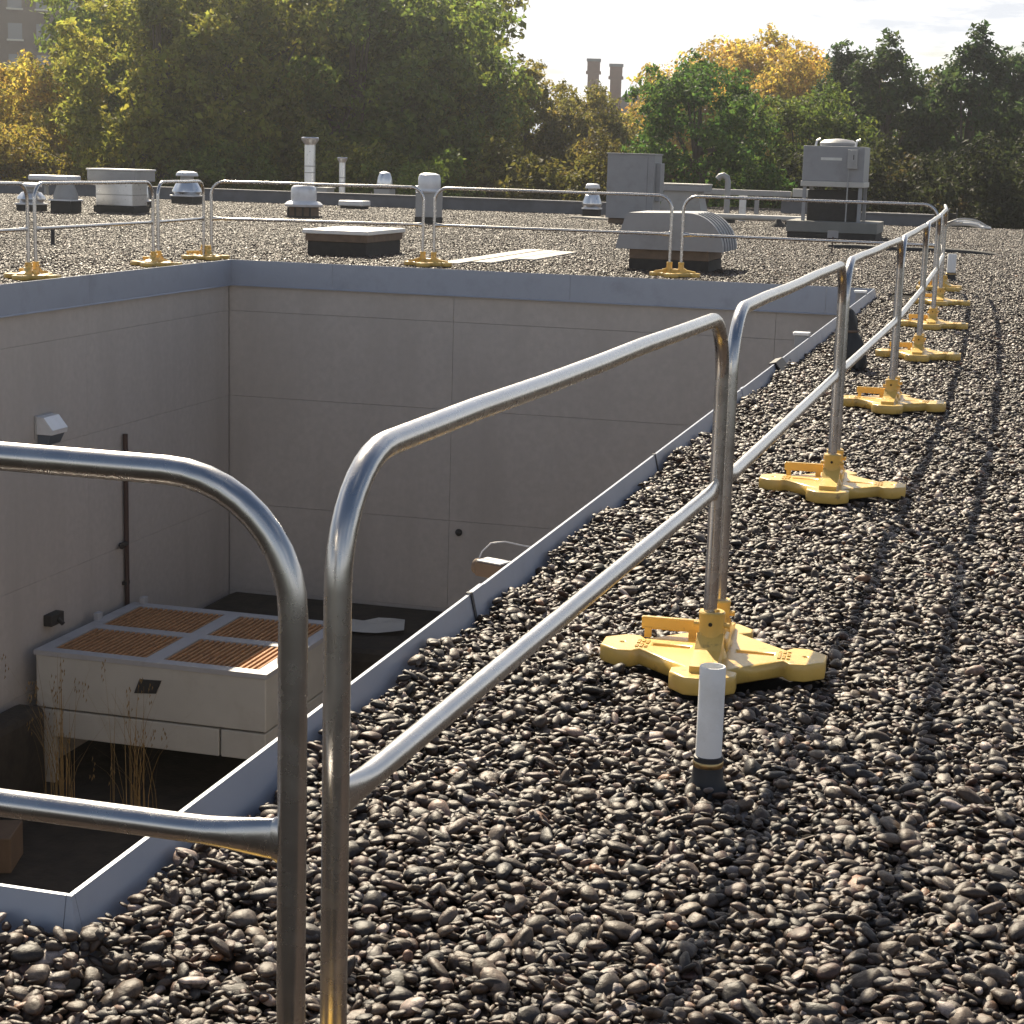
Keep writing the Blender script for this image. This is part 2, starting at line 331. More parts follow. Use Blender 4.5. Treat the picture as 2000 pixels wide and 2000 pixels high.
# ================================================================== GRAVEL
def ico(sub):
    bm = bmesh.new(); bmesh.ops.create_icosphere(bm, subdivisions=sub, radius=1)
    bm.verts.index_update(); v = np.array([p.co[:] for p in bm.verts]); f = np.array([[p.index for p in t.verts] for t in bm.faces]); bm.free(); return v, f
V1, F1 = ico(1); V2, F2 = ico(2)
def pebble_shape(v, r):
    """rounded, slightly angular river pebble"""
    p = v.copy()
    for _ in range(7):
        d = r.normal(size=3); d /= np.linalg.norm(d); k = r.uniform(.48, .88)
        t = p @ d; over = np.maximum(t-k, 0)*.75; p = p-over[:, None]*d
    ph = r.uniform(0, 6.28, 3); p = p*(1+.10*np.sin(2.3*v[:, [0]]+ph[0])+.08*np.sin(2.9*v[:, [1]]+ph[1]))
    return p*np.array([1.15, r.uniform(.62, .98), r.uniform(.30, .62)])
def rotmats(yaw_, tx, ty):
    cz, sz, cx, sx, cy, sy = np.cos(yaw_), np.sin(yaw_), np.cos(tx), np.sin(tx), np.cos(ty), np.sin(ty)
    n = len(yaw_); Rz = np.zeros((n, 3, 3)); Rz[:, 0, 0] = cz; Rz[:, 0, 1] = -sz; Rz[:, 1, 0] = sz; Rz[:, 1, 1] = cz; Rz[:, 2, 2] = 1
    Rx = np.zeros((n, 3, 3)); Rx[:, 0, 0] = 1; Rx[:, 1, 1] = cx; Rx[:, 1, 2] = -sx; Rx[:, 2, 1] = sx; Rx[:, 2, 2] = cx
    Ry = np.zeros((n, 3, 3)); Ry[:, 1, 1] = 1; Ry[:, 0, 0] = cy; Ry[:, 0, 2] = sy; Ry[:, 2, 0] = -sy; Ry[:, 2, 2] = cy
    return Rz @ Rx @ Ry
def np_mesh(name, v, f, mat, smooth=True):
    me = bpy.data.meshes.new(name); k = f.shape[1]
    me.vertices.add(len(v)); me.vertices.foreach_set('co', v.astype(np.float32).ravel())
    me.loops.add(f.size); me.loops.foreach_set('vertex_index', f.astype(np.int32).ravel())
    me.polygons.add(len(f)); me.polygons.foreach_set('loop_start', np.arange(0, f.size, k, dtype=np.int32))
    me.polygons.foreach_set('use_smooth', np.full(len(f), smooth)); me.update(calc_edges=True); me.materials.append(MATS[mat]); return me
def scatter_pts(x0, x1, y0, y1, sp, r, top=.42):
    nx, ny = int((x1-x0)/sp), int((y1-y0)/sp)
    gx, gy = np.meshgrid(np.arange(nx), np.arange(ny)); gx = gx+(gy % 2)*.5
    p = np.stack([x0+gx.ravel()*sp, y0+gy.ravel()*sp], 1); p += r.uniform(-.42, .42, p.shape)*sp
    n2 = int(len(p)*top); p2 = np.stack([r.uniform(x0, x1, n2), r.uniform(y0, y1, n2)], 1)
    p3 = np.stack([r.uniform(x0, x1, n2), r.uniform(y0, y1, n2)], 1)
    z = np.concatenate([r.uniform(-.010, .008, len(p)), r.uniform(.003, .021, n2), r.uniform(-.014, -.006, n2)])
    return np.concatenate([p, p2, p3]), z
BASES = [(-.857, 2.185), (-.761, 5.045), (-.727, 8.09), (-.682, 11.187), (-.698, 14.324), (-.731, 17.245), (-.80, 20.30), (-.915, 22.75),
         (-4.212, 23.08), (-7.488, 23.02), (-10.33, 22.30), (-10.19, 20.57), (-10.20, 17.65), (-10.2, 14.65)]
def keep_mask(p, mgn=0.):
    inside = (p[:, 0] > XL-.05) & (p[:, 0] < XR+.05) & (p[:, 1] > YN-.05) & (p[:, 1] < YF+.05)
    k = ~inside
    for bx, by in BASES: k &= ~((np.abs(p[:, 0]-bx)+np.abs(p[:, 1]-by) < .30) | ((np.abs(p[:, 0]-bx) < .32) & (np.abs(p[:, 1]-by) < .07)) | ((np.abs(p[:, 0]-bx) < .07) & (np.abs(p[:, 1]-by) < .32)))
    for qx, qy, qr in ((-.608, 4.042, .05), (-1.2, 13.35, .06)): k &= np.hypot(p[:, 0]-qx, p[:, 1]-qy) > qr
    return k
def mound(p):
    d = np.minimum(np.where(p[:, 1] > YN-.1, np.abs(p[:, 0]-(XR+.04)), 9), np.where(p[:, 0] < XR+.1, np.abs(p[:, 1]-(YN-.04)), 9))
    u = .006*np.sin(p[:, 0]*5.1+1)*np.sin(p[:, 1]*4.3)+.005*np.sin(p[:, 0]*9+p[:, 1]*7)
    return u+.042*np.exp(-d/.16)*(1+.5*np.sin(p[:, 1]*3.1)+.35*np.sin(p[:, 1]*8.3))
NVAR = 14
var_meshes = []
for i in range(NVAR): var_meshes.append(np_mesh('pebble', pebble_shape(V2, rng), F2, 'pebble'))
pc = bpy.data.collections.new('pebble_shapes')
for i, me in enumerate(var_meshes): pc.objects.link(bpy.data.objects.new('pebble_shape_%02d' % i, me))
YS = 13.0
pn, zn = scatter_pts(-2.9, 1.4, 1.7, YS, .0195, rng, .38)
k = keep_mask(pn); pn, zn = pn[k], zn[k]+0; zn = zn+mound(pn)
sz = np.clip(rng.lognormal(math.log(.0126), .40, len(pn)), .0056, .031)
ang = np.stack([rng.normal(0, .36, len(pn)), rng.normal(0, .36, len(pn)), rng.uniform(0, 6.28, len(pn))], 1)
scl = sz[:, None]*rng.uniform(.85, 1.15, (len(pn), 3)); vid = rng.integers(0, NVAR, len(pn))
# the pebbles that show largest become objects of their own, parts of the roof
vis = (pn[:, 1] > 2.45) & (pn[:, 1] < 3.7) & (pn[:, 0] > -1.55) & (pn[:, 0] < .12)
cand = np.where(vis & (zn > .008))[0]
score = sz[cand]/np.hypot(np.hypot(pn[cand, 0], pn[cand, 1]), 1.43)
own = cand[np.argsort(-score)[:300]]
for i in own:
    o = bpy.data.objects.new('pebble', var_meshes[vid[i]]); COL.objects.link(o); o.parent = roof
    o.location = (pn[i, 0], pn[i, 1], zn[i]); o.rotation_euler = ang[i]; o.scale = scl[i]
rest = np.ones(len(pn), bool); rest[own] = False
def gn_instances(obj, coll, name):
    g = bpy.data.node_groups.new(name, 'GeometryNodeTree')
    g.interface.new_socket('Geometry', in_out='INPUT', socket_type='NodeSocketGeometry'); g.interface.new_socket('Geometry', in_out='OUTPUT', socket_type='NodeSocketGeometry')
    gi = N(g, 'NodeGroupInput'); go = N(g, 'NodeGroupOutput'); iop = N(g, 'GeometryNodeInstanceOnPoints'); ci = N(g, 'GeometryNodeCollectionInfo')
    ci.inputs['Collection'].default_value = coll; ci.inputs['Separate Children'].default_value = True; ci.inputs['Reset Children'].default_value = True
    def attr(nm, ty):
        a = N(g, 'GeometryNodeInputNamedAttribute', data_type=ty); a.inputs['Name'].default_value = nm; return a.outputs['Attribute']
    e2r = N(g, 'FunctionNodeEulerToRotation'); lk = g.links.new
    lk(gi.outputs[0], iop.inputs['Points']); lk(ci.outputs[0], iop.inputs['Instance']); iop.inputs['Pick Instance'].default_value = True
    lk(attr('var', 'INT'), iop.inputs['Instance Index']); lk(attr('rot', 'FLOAT_VECTOR'), e2r.inputs[0]); lk(e2r.outputs[0], iop.inputs['Rotation'])
    lk(attr('scl', 'FLOAT_VECTOR'), iop.inputs['Scale']); lk(iop.outputs[0], go.inputs[0])
    md = obj.modifiers.new('scatter', 'NODES'); md.node_group = g
def point_obj(name, co, var, rot, sc):
    me = bpy.data.meshes.new(name); me.vertices.add(len(co)); me.vertices.foreach_set('co', co.astype(np.float32).ravel())
    a = me.attributes.new('var', 'INT', 'POINT'); a.data.foreach_set('value', var.astype(np.int32))
    for nm, arr in (('rot', rot), ('scl', sc)):
        a = me.attributes.new(nm, 'FLOAT_VECTOR', 'POINT'); a.data.foreach_set('vector', arr.astype(np.float32).ravel())
    me.update(); o = bpy.data.objects.new(name, me); COL.objects.link(o); return o
go_ = point_obj('gravel', np.column_stack([pn, zn])[rest], vid[rest], ang[rest], scl[rest])
gn_instances(go_, pc, 'gravel_scatter'); tag(go_, 'loose brown and grey river pebbles covering the roof around the long coping', 'gravel', kind='stuff')
# farther gravel: tiles of low pebbles, each cell turned differently
tc_ = bpy.data.collections.new('gravel_tiles'); NT = 7; TS = 1.0
for t_ in range(NT):
    r = np.random.default_rng(100+t_); p, z = scatter_pts(-TS/2-.01, TS/2+.01, -TS/2-.01, TS/2+.01, .0255, r, .38)
    s = np.clip(r.lognormal(math.log(.0150), .38, len(p)), .0075, .034)
    shapes = [pebble_shape(V1, r) for _ in range(10)]; w = r.integers(0, 10, len(p))
    B = np.array(shapes)[w]*(s[:, None, None]*r.uniform(.85, 1.15, (len(p), 1, 3)))
    Rm = rotmats(r.uniform(0, 6.28, len(p)), r.normal(0, .3, len(p)), r.normal(0, .3, len(p)))
    v = np.einsum('nij,nkj->nki', Rm, B)+np.column_stack([p, z])[:, None, :]
    f = F1[None]+(np.arange(len(p))*len(V1))[:, None, None]
    tc_.objects.link(bpy.data.objects.new('gravel_tile_%02d' % t_, np_mesh('gravel_tile', v.reshape(-1, 3), f.reshape(-1, 3), 'pebble')))
cells = []
for iy in range(0, 62):
    for ix in range(-46, 8):
        cx, cy = ix+.5, YS+iy+.5
        d = cy*math.cos(yaw)-cx*math.sin(yaw); lat = cx*math.cos(yaw)+cy*math.sin(yaw)
        if abs(lat) > d*.30+2.2: continue
        if cy > 63.4 or (cy > 48.5 and cx > -3.5): continue
        x0, x1 = cx-.5, cx+.5
        if cy-.5 < YF+.05 and x1 > XL-.05 and x0 < XR+.05: continue
        cells.append((cx, cy))
# strips that follow the court's edge exactly
for yy in np.arange(YS+.5, YF+.06, 1.0): cells += [(XR+.55+i, yy) for i in range(0, 1)]
for yy in np.arange(YS+.5, YF+.06, 1.0): cells.append((XL-.57, yy))
for xx in np.arange(XL+.5, XR+.5, 1.0): cells.append((xx, YF+.56))
cells = np.array(cells); r = np.random.default_rng(5); n = len(cells)
rot = np.column_stack([np.zeros(n), np.zeros(n), r.integers(0, 4, n)*math.pi/2])
gf = point_obj('gravel', np.column_stack([cells, r.uniform(-.004, .004, n)]), r.integers(0, NT, n), rot, np.ones((n, 3)))
gn_instances(gf, tc_, 'gravel_tiles_scatter'); tag(gf, 'expanse of small brown river pebbles on the far roof among the vents', 'gravel', kind='stuff')

# ================================================================== GUARDRAIL
TR, ZT, ZM = .0192, 1.03, .55
def arc_hoop(L_, r=.175):
    pts = [(0, 0, .06), (0, 0, .35), (0, 0, .6)]
    for k in range(0, 11):
        a = math.pi/2*k/10; pts.append((r-r*math.cos(a), 0, ZT-r+r*math.sin(a)))
    for i in range(1, 6): pts.append((r+(L_-2*r)*i/6, 0, ZT+.002*math.sin(i*1.9)))
    for k in range(0, 11):
        a = math.pi/2*(1-k/10); pts.append((L_-r+r*math.cos(a), 0, ZT-r+r*math.sin(a)))
    pts += [(L_, 0, .6), (L_, 0, .35), (L_, 0, .06)]
    return pts
def guardrail(p0, p1, label):
    a, b = Vector((*p0, 0)), Vector((*p1, 0)); d = b-a; L_ = d.length
    t = thing('guardrail_section', label, 'guardrail', a, math.atan2(d.y, d.x), 'tubular guardrail sections round the courtyard')
    MB().tube(arc_hoop(L_), TR, 20).build('bent_tube', 'tube_steel', t)
    xs = [TR*.85, .035, .06, .09, .12, .16]; fl = [(.55, 1.5), (.60, 1.45), (.72, 1.32), (.86, 1.15), (.97, 1.03), (1, 1)]
    mid = [(x, 0, ZM) for x in xs]+[(L_*i/6, 0, ZM) for i in range(1, 6)]+[(L_-x, 0, ZM) for x in reversed(xs)]
    flm = fl+[(1, 1)]*5+fl[::-1]
    MB().tube(mid, TR, 18, flat=flm).build('mid_rail', 'tube_steel', t)
    for x0, x1 in ((TR*.55, TR*1.35), (L_-TR*1.35, L_-TR*.55)):
        MB().tube([(x0, 0, ZM), ((x0+x1)/2, 0, ZM), (x1, 0, ZM)], [TR*1.1, TR*1.14, TR*1.02], 16, flat=[(.60, 1.52)]*3).build('weld_bead', 'tube_steel', t)
    for x in (0, L_):
        MB().lathe([(TR*1.04, -.012), (TR*1.10, 0), (TR*1.04, .012)], 18, (x, 0, .075), False, False).build('post_collar', 'tube_steel', t)
    return t
def unit(a, b):
    d = Vector((b[0]-a[0], b[1]-a[1])); d.normalize(); return d
RUN = [(BASES[0], BASES[1], 'galvanised guardrail section ending at the yellow base behind the white standpipe'),
       (BASES[1], BASES[2], 'galvanised guardrail section between the first and second yellow bases after the white standpipe'),
       (BASES[2], BASES[3], 'galvanised guardrail section in front of the dark shrouded pipe by the coping'),
       (BASES[3], BASES[4], 'galvanised guardrail section just past the dark shrouded pipe by the coping'),
       (BASES[4], BASES[5], 'galvanised guardrail section second before the corner of the long run'),
       (BASES[5], BASES[6], 'galvanised guardrail section last full length one before the far corner'),
       (BASES[6], BASES[7], 'short galvanised guardrail section ending at the corner beside the second white standpipe'),
       (BASES[7], BASES[8], 'galvanised guardrail section running from the far corner to the grey ribbed hood unit'),
       (BASES[8], BASES[9], 'galvanised guardrail section in front of the white boards and tall grey cabinet'),
       (BASES[9], BASES[10], 'galvanised guardrail section in front of the white roof hatch'),
       (BASES[10], BASES[11], 'short galvanised guardrail section at the lamp wall corner of the courtyard'),
       (BASES[11], BASES[12], 'galvanised guardrail section in front of the square vent with wide cap'),
       (BASES[12], BASES[13], 'galvanised guardrail section above the courtyard wall lamp')]
TW = .075
for a, b, lab in RUN:
    u = unit(a, b); guardrail((a[0]+u.x*TW, a[1]+u.y*TW), (b[0]-u.x*TW, b[1]-u.y*TW), lab)
guardrail((-.858, 2.110), (-3.93, 2.118), 'galvanised guardrail section turning off beside the mitred coping corner')

# cast base with two sockets
def plate_mesh():
    cu = bpy.data.curves.new('base_plate', 'CURVE'); cu.dimensions = '2D'; cu.fill_mode = 'BOTH'; cu.extrude = .020; cu.bevel_depth = .005; cu.bevel_resolution = 1
    def spline(pts):
        s = cu.splines.new('POLY'); s.points.add(len(pts)-1); s.use_cyclic_u = True
        for q, p in zip(s.points, pts): q.co = (p[0], p[1], 0, 1)
    arm = [(.205, -.050), (.225, -.086), (.265, -.086), (.315, -.042), (.315, .042), (.265, .086), (.225, .086), (.205, .050)]
    pts = []
    for k in range(4):
        c, s_ = round(math.cos(k*math.pi/2)), round(math.sin(k*math.pi/2)); pts += [(x*c-y*s_, x*s_+y*c) for x, y in arm]
    spline(pts)
    for sx in (-1, 1):
        x0, x1 = sorted((sx*.062, sx*.178)); spline([(x0, -.019), (x1, -.019), (x1, .019), (x0, .019)])
        spline([(sx*.262+.011*math.cos(a), .011*math.sin(a)) for a in np.linspace(0, 2*math.pi, 10, endpoint=False)])
    o = bpy.data.objects.new('tmp', cu); COL.objects.link(o); dg = bpy.context.evaluated_depsgraph_get()
    me = bpy.data.meshes.new_from_object(o.evaluated_get(dg)); bpy.data.objects.remove(o); bpy.data.curves.remove(cu)
    for v in me.vertices: v.co.z += .034
    me.materials.clear(); me.materials.append(MATS['yellow_paint']); me.name = 'base_plate'; return me
PLATE = plate_mesh()
def make_base():
    t = thing('rail_base', 'x', 'rail base', (0, 0, 0), 0, 'yellow cast bases of the guardrail')
    o = bpy.data.objects.new('base_plate', PLATE); COL.objects.link(o); o.parent = t
    MB().box(-.182, .182, -.023, .023, .010, .022).build('slot_floor', 'curb_brown', t)
    for s in (-1, 1):
        c = (0, s*TW, 0)
        so = MB().lathe([(.050, .055), (.044, .070), (.037, .085), (.0355, .150), (.0365, .170), (.0375, .186), (.034, .190), (.0225, .190), (.0215, .182), (.0215, .10)], 22, c, False, False).build('socket', 'yellow_paint', t)
        MB().lathe([(.0058, -.002), (.0058, .0015)], 10, (0, s*TW+s*.0362, .158), axis='Y').build('screw_hole', 'dark_hole', so)
        for sx in (-1, 1):
            b = MB().lathe([(.008, .033), (.008, .050)], 8, (0, s*TW, .150), axis='X') if sx > 0 else MB().lathe([(.008, -.050), (.008, -.033)], 8, (0, s*TW, .150), axis='X')
            b.build('set_bolt', 'yellow_paint', so)
        # web running out to the tip
        y0, y1, y2 = s*(TW+.02), s*.15, s*.262
        MB().prism([(y0, .055), (y2, .055), (y2, .076), (y1, .094), (y0, .130)], -.037, .037, 'YZ').build('web', 'yellow_paint', t)
    MB().box(-.045, .045, -.05, .05, .055, .105, .012).build('hub', 'yellow_paint', t)
    # carrying handle: bar on two feet
    h = MB().box(-.225, -.052, .108, .124, .074, .112, .004); h.box(-.215, -.195, .105, .121, .05, .08); h.box(-.085, -.062, .105, .121, .05, .08)
    h.build('handle', 'yellow_paint', t)
    # cast lettering pads on the two side arms
    r = random.Random(3); lt = MB()
    for sx in (-1, 1):
        for i in range(3):
            for j in range(6):
                x = sx*(.190+i*.013); y = -.040+j*.014
                if r.random() < .15: continue
                lt.box(x-.0042, x+.0042, y-r.uniform(.003, .0055), y+r.uniform(.003, .0055), .058, .0625)
    tag(lt.build('cast_lettering', 'yellow_paint', t), kind='stuff')
    return t
base0 = make_base()
BL = ['yellow cast rail base where the run turns off toward the mitred coping corner',
      'yellow cast rail base right behind the white standpipe',
      'yellow cast rail base second past the white standpipe on the long run',
      'yellow cast rail base third past the white standpipe, beside the dark shrouded pipe',
      'yellow cast rail base fourth past the white standpipe on the long run',
      'yellow cast rail base fifth past the white standpipe on the long run',
      'yellow cast rail base last but one before the far corner of the long run',
      'yellow cast rail base at the far corner next to the second white standpipe',
      'yellow cast rail base in front of the dark curb of the grey ribbed hood unit',
      'yellow cast rail base beside the end of the white boards on the gravel',
      'yellow cast rail base at the lamp wall corner of the courtyard',
      'yellow cast rail base at the start of the short corner section by the mushroom vent',
      'yellow cast rail base above the courtyard wall lamp',
      'yellow cast rail base last of the run over the courtyard lamp wall']
rz_ = [0, .05, .02, -.03, .02, 0, .03, .75, 1.57, 1.60, .8, .05, 0, 0]
for i, ((bx, by), lab) in enumerate(zip(BASES, BL)):
    o = base0 if i == 0 else copy_tree(base0)
    o.location = (bx, by, .012); o.rotation_euler = (0, 0, rz_[i]); o['label'] = lab
o = copy_tree(base0); o.location = (-4.005, 2.118, .012); o.rotation_euler = (0, 0, 1.57); o['label'] = 'yellow cast rail base at the outer end of the section beside the mitred coping'

# ================================================================== STANDPIPES, SHROUDED PIPE
def standpipe(loc, r, h, label, boot=.07):
    t = thing('standpipe', label, 'pipe', loc, 0, 'white standpipes')
    MB().lathe([(r, boot*.6), (r, h-.003), (r-.0015, h), (r*.83, h), (r*.80, h-.003), (r*.80, h-.12)], 32, cap0=False, cap1=True).build('pipe', 'pvc_white', t)
    MB().lathe([(r*1.9, -.005), (r*1.55, .012), (r*1.22, .03), (r*1.12, boot), (r*1.12, boot+.016), (r*1.0, boot+.018)], 28).build('rubber_boot', 'black_rubber', t)
    MB().lathe([(r*1.13, boot-.008), (r*1.17, boot-.006), (r*1.17, boot+.004), (r*1.13, boot+.006)], 28, cap0=False, cap1=False).build('clamp_ring', 'brass_clamp', t)
standpipe((-.608, 4.042, 0), .0305, .302, 'white plastic standpipe with black boot and brass clamp')
standpipe((-.87, 25.05, 0), .058, .36, 'short white standpipe with black boot beyond the far guardrail corner', .10)
t = thing('shrouded_pipe', 'dark shrouded pipe tied at its waist beside the coping', 'pipe', (-1.16, 13.35, 0))
prof = [(-.02, .0), (.10, .02), (.115, .09), (.11, .16), (.085, .24), (.062, .285), (.052, .33), (.044, .39), (.028, .43), (.012, .445)]
bg_ = MB(); vs = []; fs = []; seg = 22; rr = random.Random(2)
prof = [(.085, 0), (.112, .03), (.118, .10), (.108, .17), (.085, .235), (.066, .275), (.062, .30), (.060, .345), (.050, .395), (.033, .43), (.012, .448)]
for j, (rad, z) in enumerate(prof):
    for k_ in range(seg):
        a = 2*math.pi*k_/seg; f_ = 1+.10*math.sin(5*a+j*.8)+.06*math.sin(9*a-j)
        vs.append((rad*f_*math.cos(a)+.035*(1-z/.45), rad*f_*math.sin(a), z))
for j in range(len(prof)-1):
    for k_ in range(seg): fs.append((j*seg+k_, j*seg+(k_+1) % seg, (j+1)*seg+(k_+1) % seg, (j+1)*seg+k_))
fs.append(tuple((len(prof)-1)*seg+k_ for k_ in range(seg))); bg_.add(vs, fs, True).build('shroud', 'black_rubber', t)
MB().lathe([(.070, -.008), (.076, 0), (.070, .008)], 20, (.012, 0, .285), False, False).build('tie_band', 'curb_brown', t)
MB().tube([(-.01, 0, .43), (-.03, .01, .455), (-.035, .02, .475)], .010, 8).build('tied_end', 'black_rubber', t)
tag(MB().tube([(-3.35, 33.55, .02), (-2.9, 33.62, .035), (-2.4, 33.5, .03), (-1.8, 33.42, .035), (-1.3, 33.50, .03), (-.8, 33.35, .025), (-.45, 33.2, .0), (-.3, 33.1, -.05)], .062, 12).build('shadow_band_tube', 'black_rubber'), 'black tube standing in for a shadow band across the gravel beyond the far corner', 'hose')  # dark tube part sunk in the gravel, stands in for a shadow band
t = thing('vent_stub', 'thin black pipe stub in the gravel behind the courtyard lamp wall', 'pipe', (-13.56, 24.06, 0))
MB().lathe([(.028, 0), (.028, .24), (.020, .24), (.020, .2)], 12, cap1=True).build('pipe', 'black_rubber', t); MB().lathe([(.06, 0), (.034, .03)], 12).build('collar', 'black_rubber', t)

# ================================================================== COURTYARD THINGS
# condenser on legs
t = thing('condenser_unit', 'cream rooftop condenser with four rust-brown filter openings on legs', 'air conditioner', (-9.33, 16.05, ZF))
W, D, Z0, Z1, ZS = 2.52, 2.16, .50, 1.40, .80
body = MB().box(0, W, 0, D, ZS, Z1-.05, .012).build('cabinet', 'unit_cream', t)
MB().box(.05, W-.05, .05, D-.05, ZS-.02, ZS+.01).build('shadow_gap', 'plate_dark', t)
MB().box(0.006, W*.80, 0.004, D-.004, Z0, ZS-.018, .01).build('skirt', 'unit_cream', t); MB().box(W*.80+.02, W-.006, 0.004, D-.004, Z0, ZS-.018, .01).build('skirt', 'unit_cream', t)
fr = MB(); bw = .13
for x0, x1, y0, y1 in ((-.015, W+.015, -.015, bw), (-.015, W+.015, D-bw, D+.015), (-.015, bw, bw, D-bw), (W-bw, W+.015, bw, D-bw), (W/2-.09, W/2+.09, bw, D-bw), (bw, W/2-.09, D/2-.08, D/2+.08), (W/2+.09, W-bw, D/2-.08, D/2+.08)):
    fr.box(x0, x1, y0, y1, Z1-.049, Z1)
fr.build('top_frame', 'unit_white', t)
for x0, x1 in ((bw, W/2-.09), (W/2+.09, W-bw)):
    for y0, y1 in ((bw, D/2-.08), (D/2+.08, D-bw)):
        fp = MB().box(x0+.002, x1-.002, y0+.002, y1-.002, Z1-.048, Z1-.032).build('filter', 'filter_rust', t)
        n_ = 17; sl = None
        for i in range(n_):
            x = x0+(x1-x0)*(i+.5)/n_
            if sl is None: sl = MB().box(-.013, .013, y0+.004, y1-.004, Z1-.032, Z1-.006).mesh('slat', 'filter_rust')
            s = bpy.data.objects.new('slat', sl); COL.objects.link(s); s.parent = fp; s.location = (x, 0, 0)
for x, y in ((.06, .06), (W-.06, .06), (.06, D-.06), (W-.06, D-.06)): MB().box(x-.05, x+.12 if x < 1 else x+.05, y-.05, y+.05, 0, Z0+.01).build('leg', 'unit_cream', t)
MB().prism([(1.10, 1.06), (1.34, 1.08), (1.40, 1.22), (1.16, 1.21)], -.012, .001, 'XZ').build('name_plate', 'plate_dark', t)
for x, y in ((-.01, D*.62), (.12, D+.0), (W-.02, .45)): MB().box(x-.03, x+.03, y-.05, y+.05, Z1-.02, Z1+.075, .006).build('lifting_lug', 'unit_white', t)
# wall lamp
t = thing('wall_lamp', 'white wedge-shaped wall lamp on the courtyard wall', 'lamp', (XL-.05, 16.56, -1.42))
MB().box(0, .02, -.17, .17, -.16, .16, .006).build('back_plate', 'vent_grey', t)
MB().prism([(.02, .15), (.10, .145), (.20, .02), (.19, -.03), (.02, -.03)], -.155, .155, 'XZ').build('housing', 'alu_white', t)
MB().prism([(.02, -.033), (.175, -.033), (.12, -.14), (.02, -.15)], -.135, .135, 'XZ').build('lens', 'glass_far', t)
# conduit with a tap on the wall
t = thing('wall_conduit', 'thin rust-brown pipe with a tap running down the courtyard wall', 'pipe', (XL-.05, 18.28, 0))
MB().tube([(.04, 0, -1.7), (.04, 0, -4.1)], .028, 10).build('pipe', 'rust_red', t); MB().tube([(.04, 0, -2.94), (.04, -.13, -2.94), (.07, -.17, -2.95)], .03, 8).build('tap', 'curb_dark', t)
for z in (-1.9, -3.4): MB().box(0, .05, -.05, .05, z-.02, z+.02).build('strap', 'curb_dark', t)
t = thing('wall_outlet', 'small dark outlet hood low on the courtyard lamp wall', 'outlet', (XL-.05, 16.65, -3.42)); MB().box(0, .10, -.16, .10, -.06, .06, .01).build('hood', 'curb_dark', t)
MB().tube([(.10, -.03, 0), (.16, -.03, -.05)], .025, 8).build('spout', 'curb_dark', t)
t = thing('wall_spout', 'small round dark spout low on the far courtyard wall beside a panel joint', 'outlet', (-6.42, YF+.05, -3.12))
MB().lathe([(.036, 0), (.036, -.03), (.028, -.05), (.02, -.06)], 14, axis='Y').build('cap', 'curb_dark', t); MB().lathe([(.046, 0), (.046, -.008)], 14, axis='Y').build('flange', 'coping_dark', t)
# small floodlight on the coping with a loose cable
t = thing('floodlight', 'small tan floodlight with a loose looping cable below the coping', 'lamp', (-1.80, 6.30, -.045), -.35)
t.scale = (.78, .78, .78)
MB().box(-.035, .115, -.05, .05, -.035, .035, .008).build('housing', 'cardboard', t); MB().box(-.03, .11, -.045, .045, .0352, .042, .002).build('lid', 'unit_white', t)
MB().box(.112, .15, -.012, .012, -.02, .012).build('bracket', 'coping_dark', t); MB().lathe([(.036, -.066), (.040, -.05), (.034, -.036)], 14, (0, 0, 0), axis='X').build('lens_cap', 'curb_brown', t)
MB().tube([(-.05, 0, .03), (-.045, .02, .07), (-.015, .05, .11), (.03, .10, .115), (.08, .2, .085), (.13, .33, .06), (.19, .45, .08)], .0035, 8).build('cable', 'unit_white', t)
# two little deck lights standing at the coping
for Y_, lab in ((14.66, 'small white-capped coping light next to the dark shrouded pipe'), (20.1, 'small white-capped coping light at the far end of the long coping')):
    t = thing('coping_light', lab, 'lamp', (XR-.05, Y_, 0), 0, 'small lights on the long coping')
    MB().box(-.075, .055, -.06, .06, .118, .142, .004).build('cap', 'alu_white', t); MB().box(-.06, .04, -.045, .045, .02, .1175, .006).build('body', 'equip_grey', t)
    MB().tube([(.0, 0, .03), (.012, 0, -.06), (.05, 0, -.10)], .010, 8).build('stem', 'alu_bright', t)
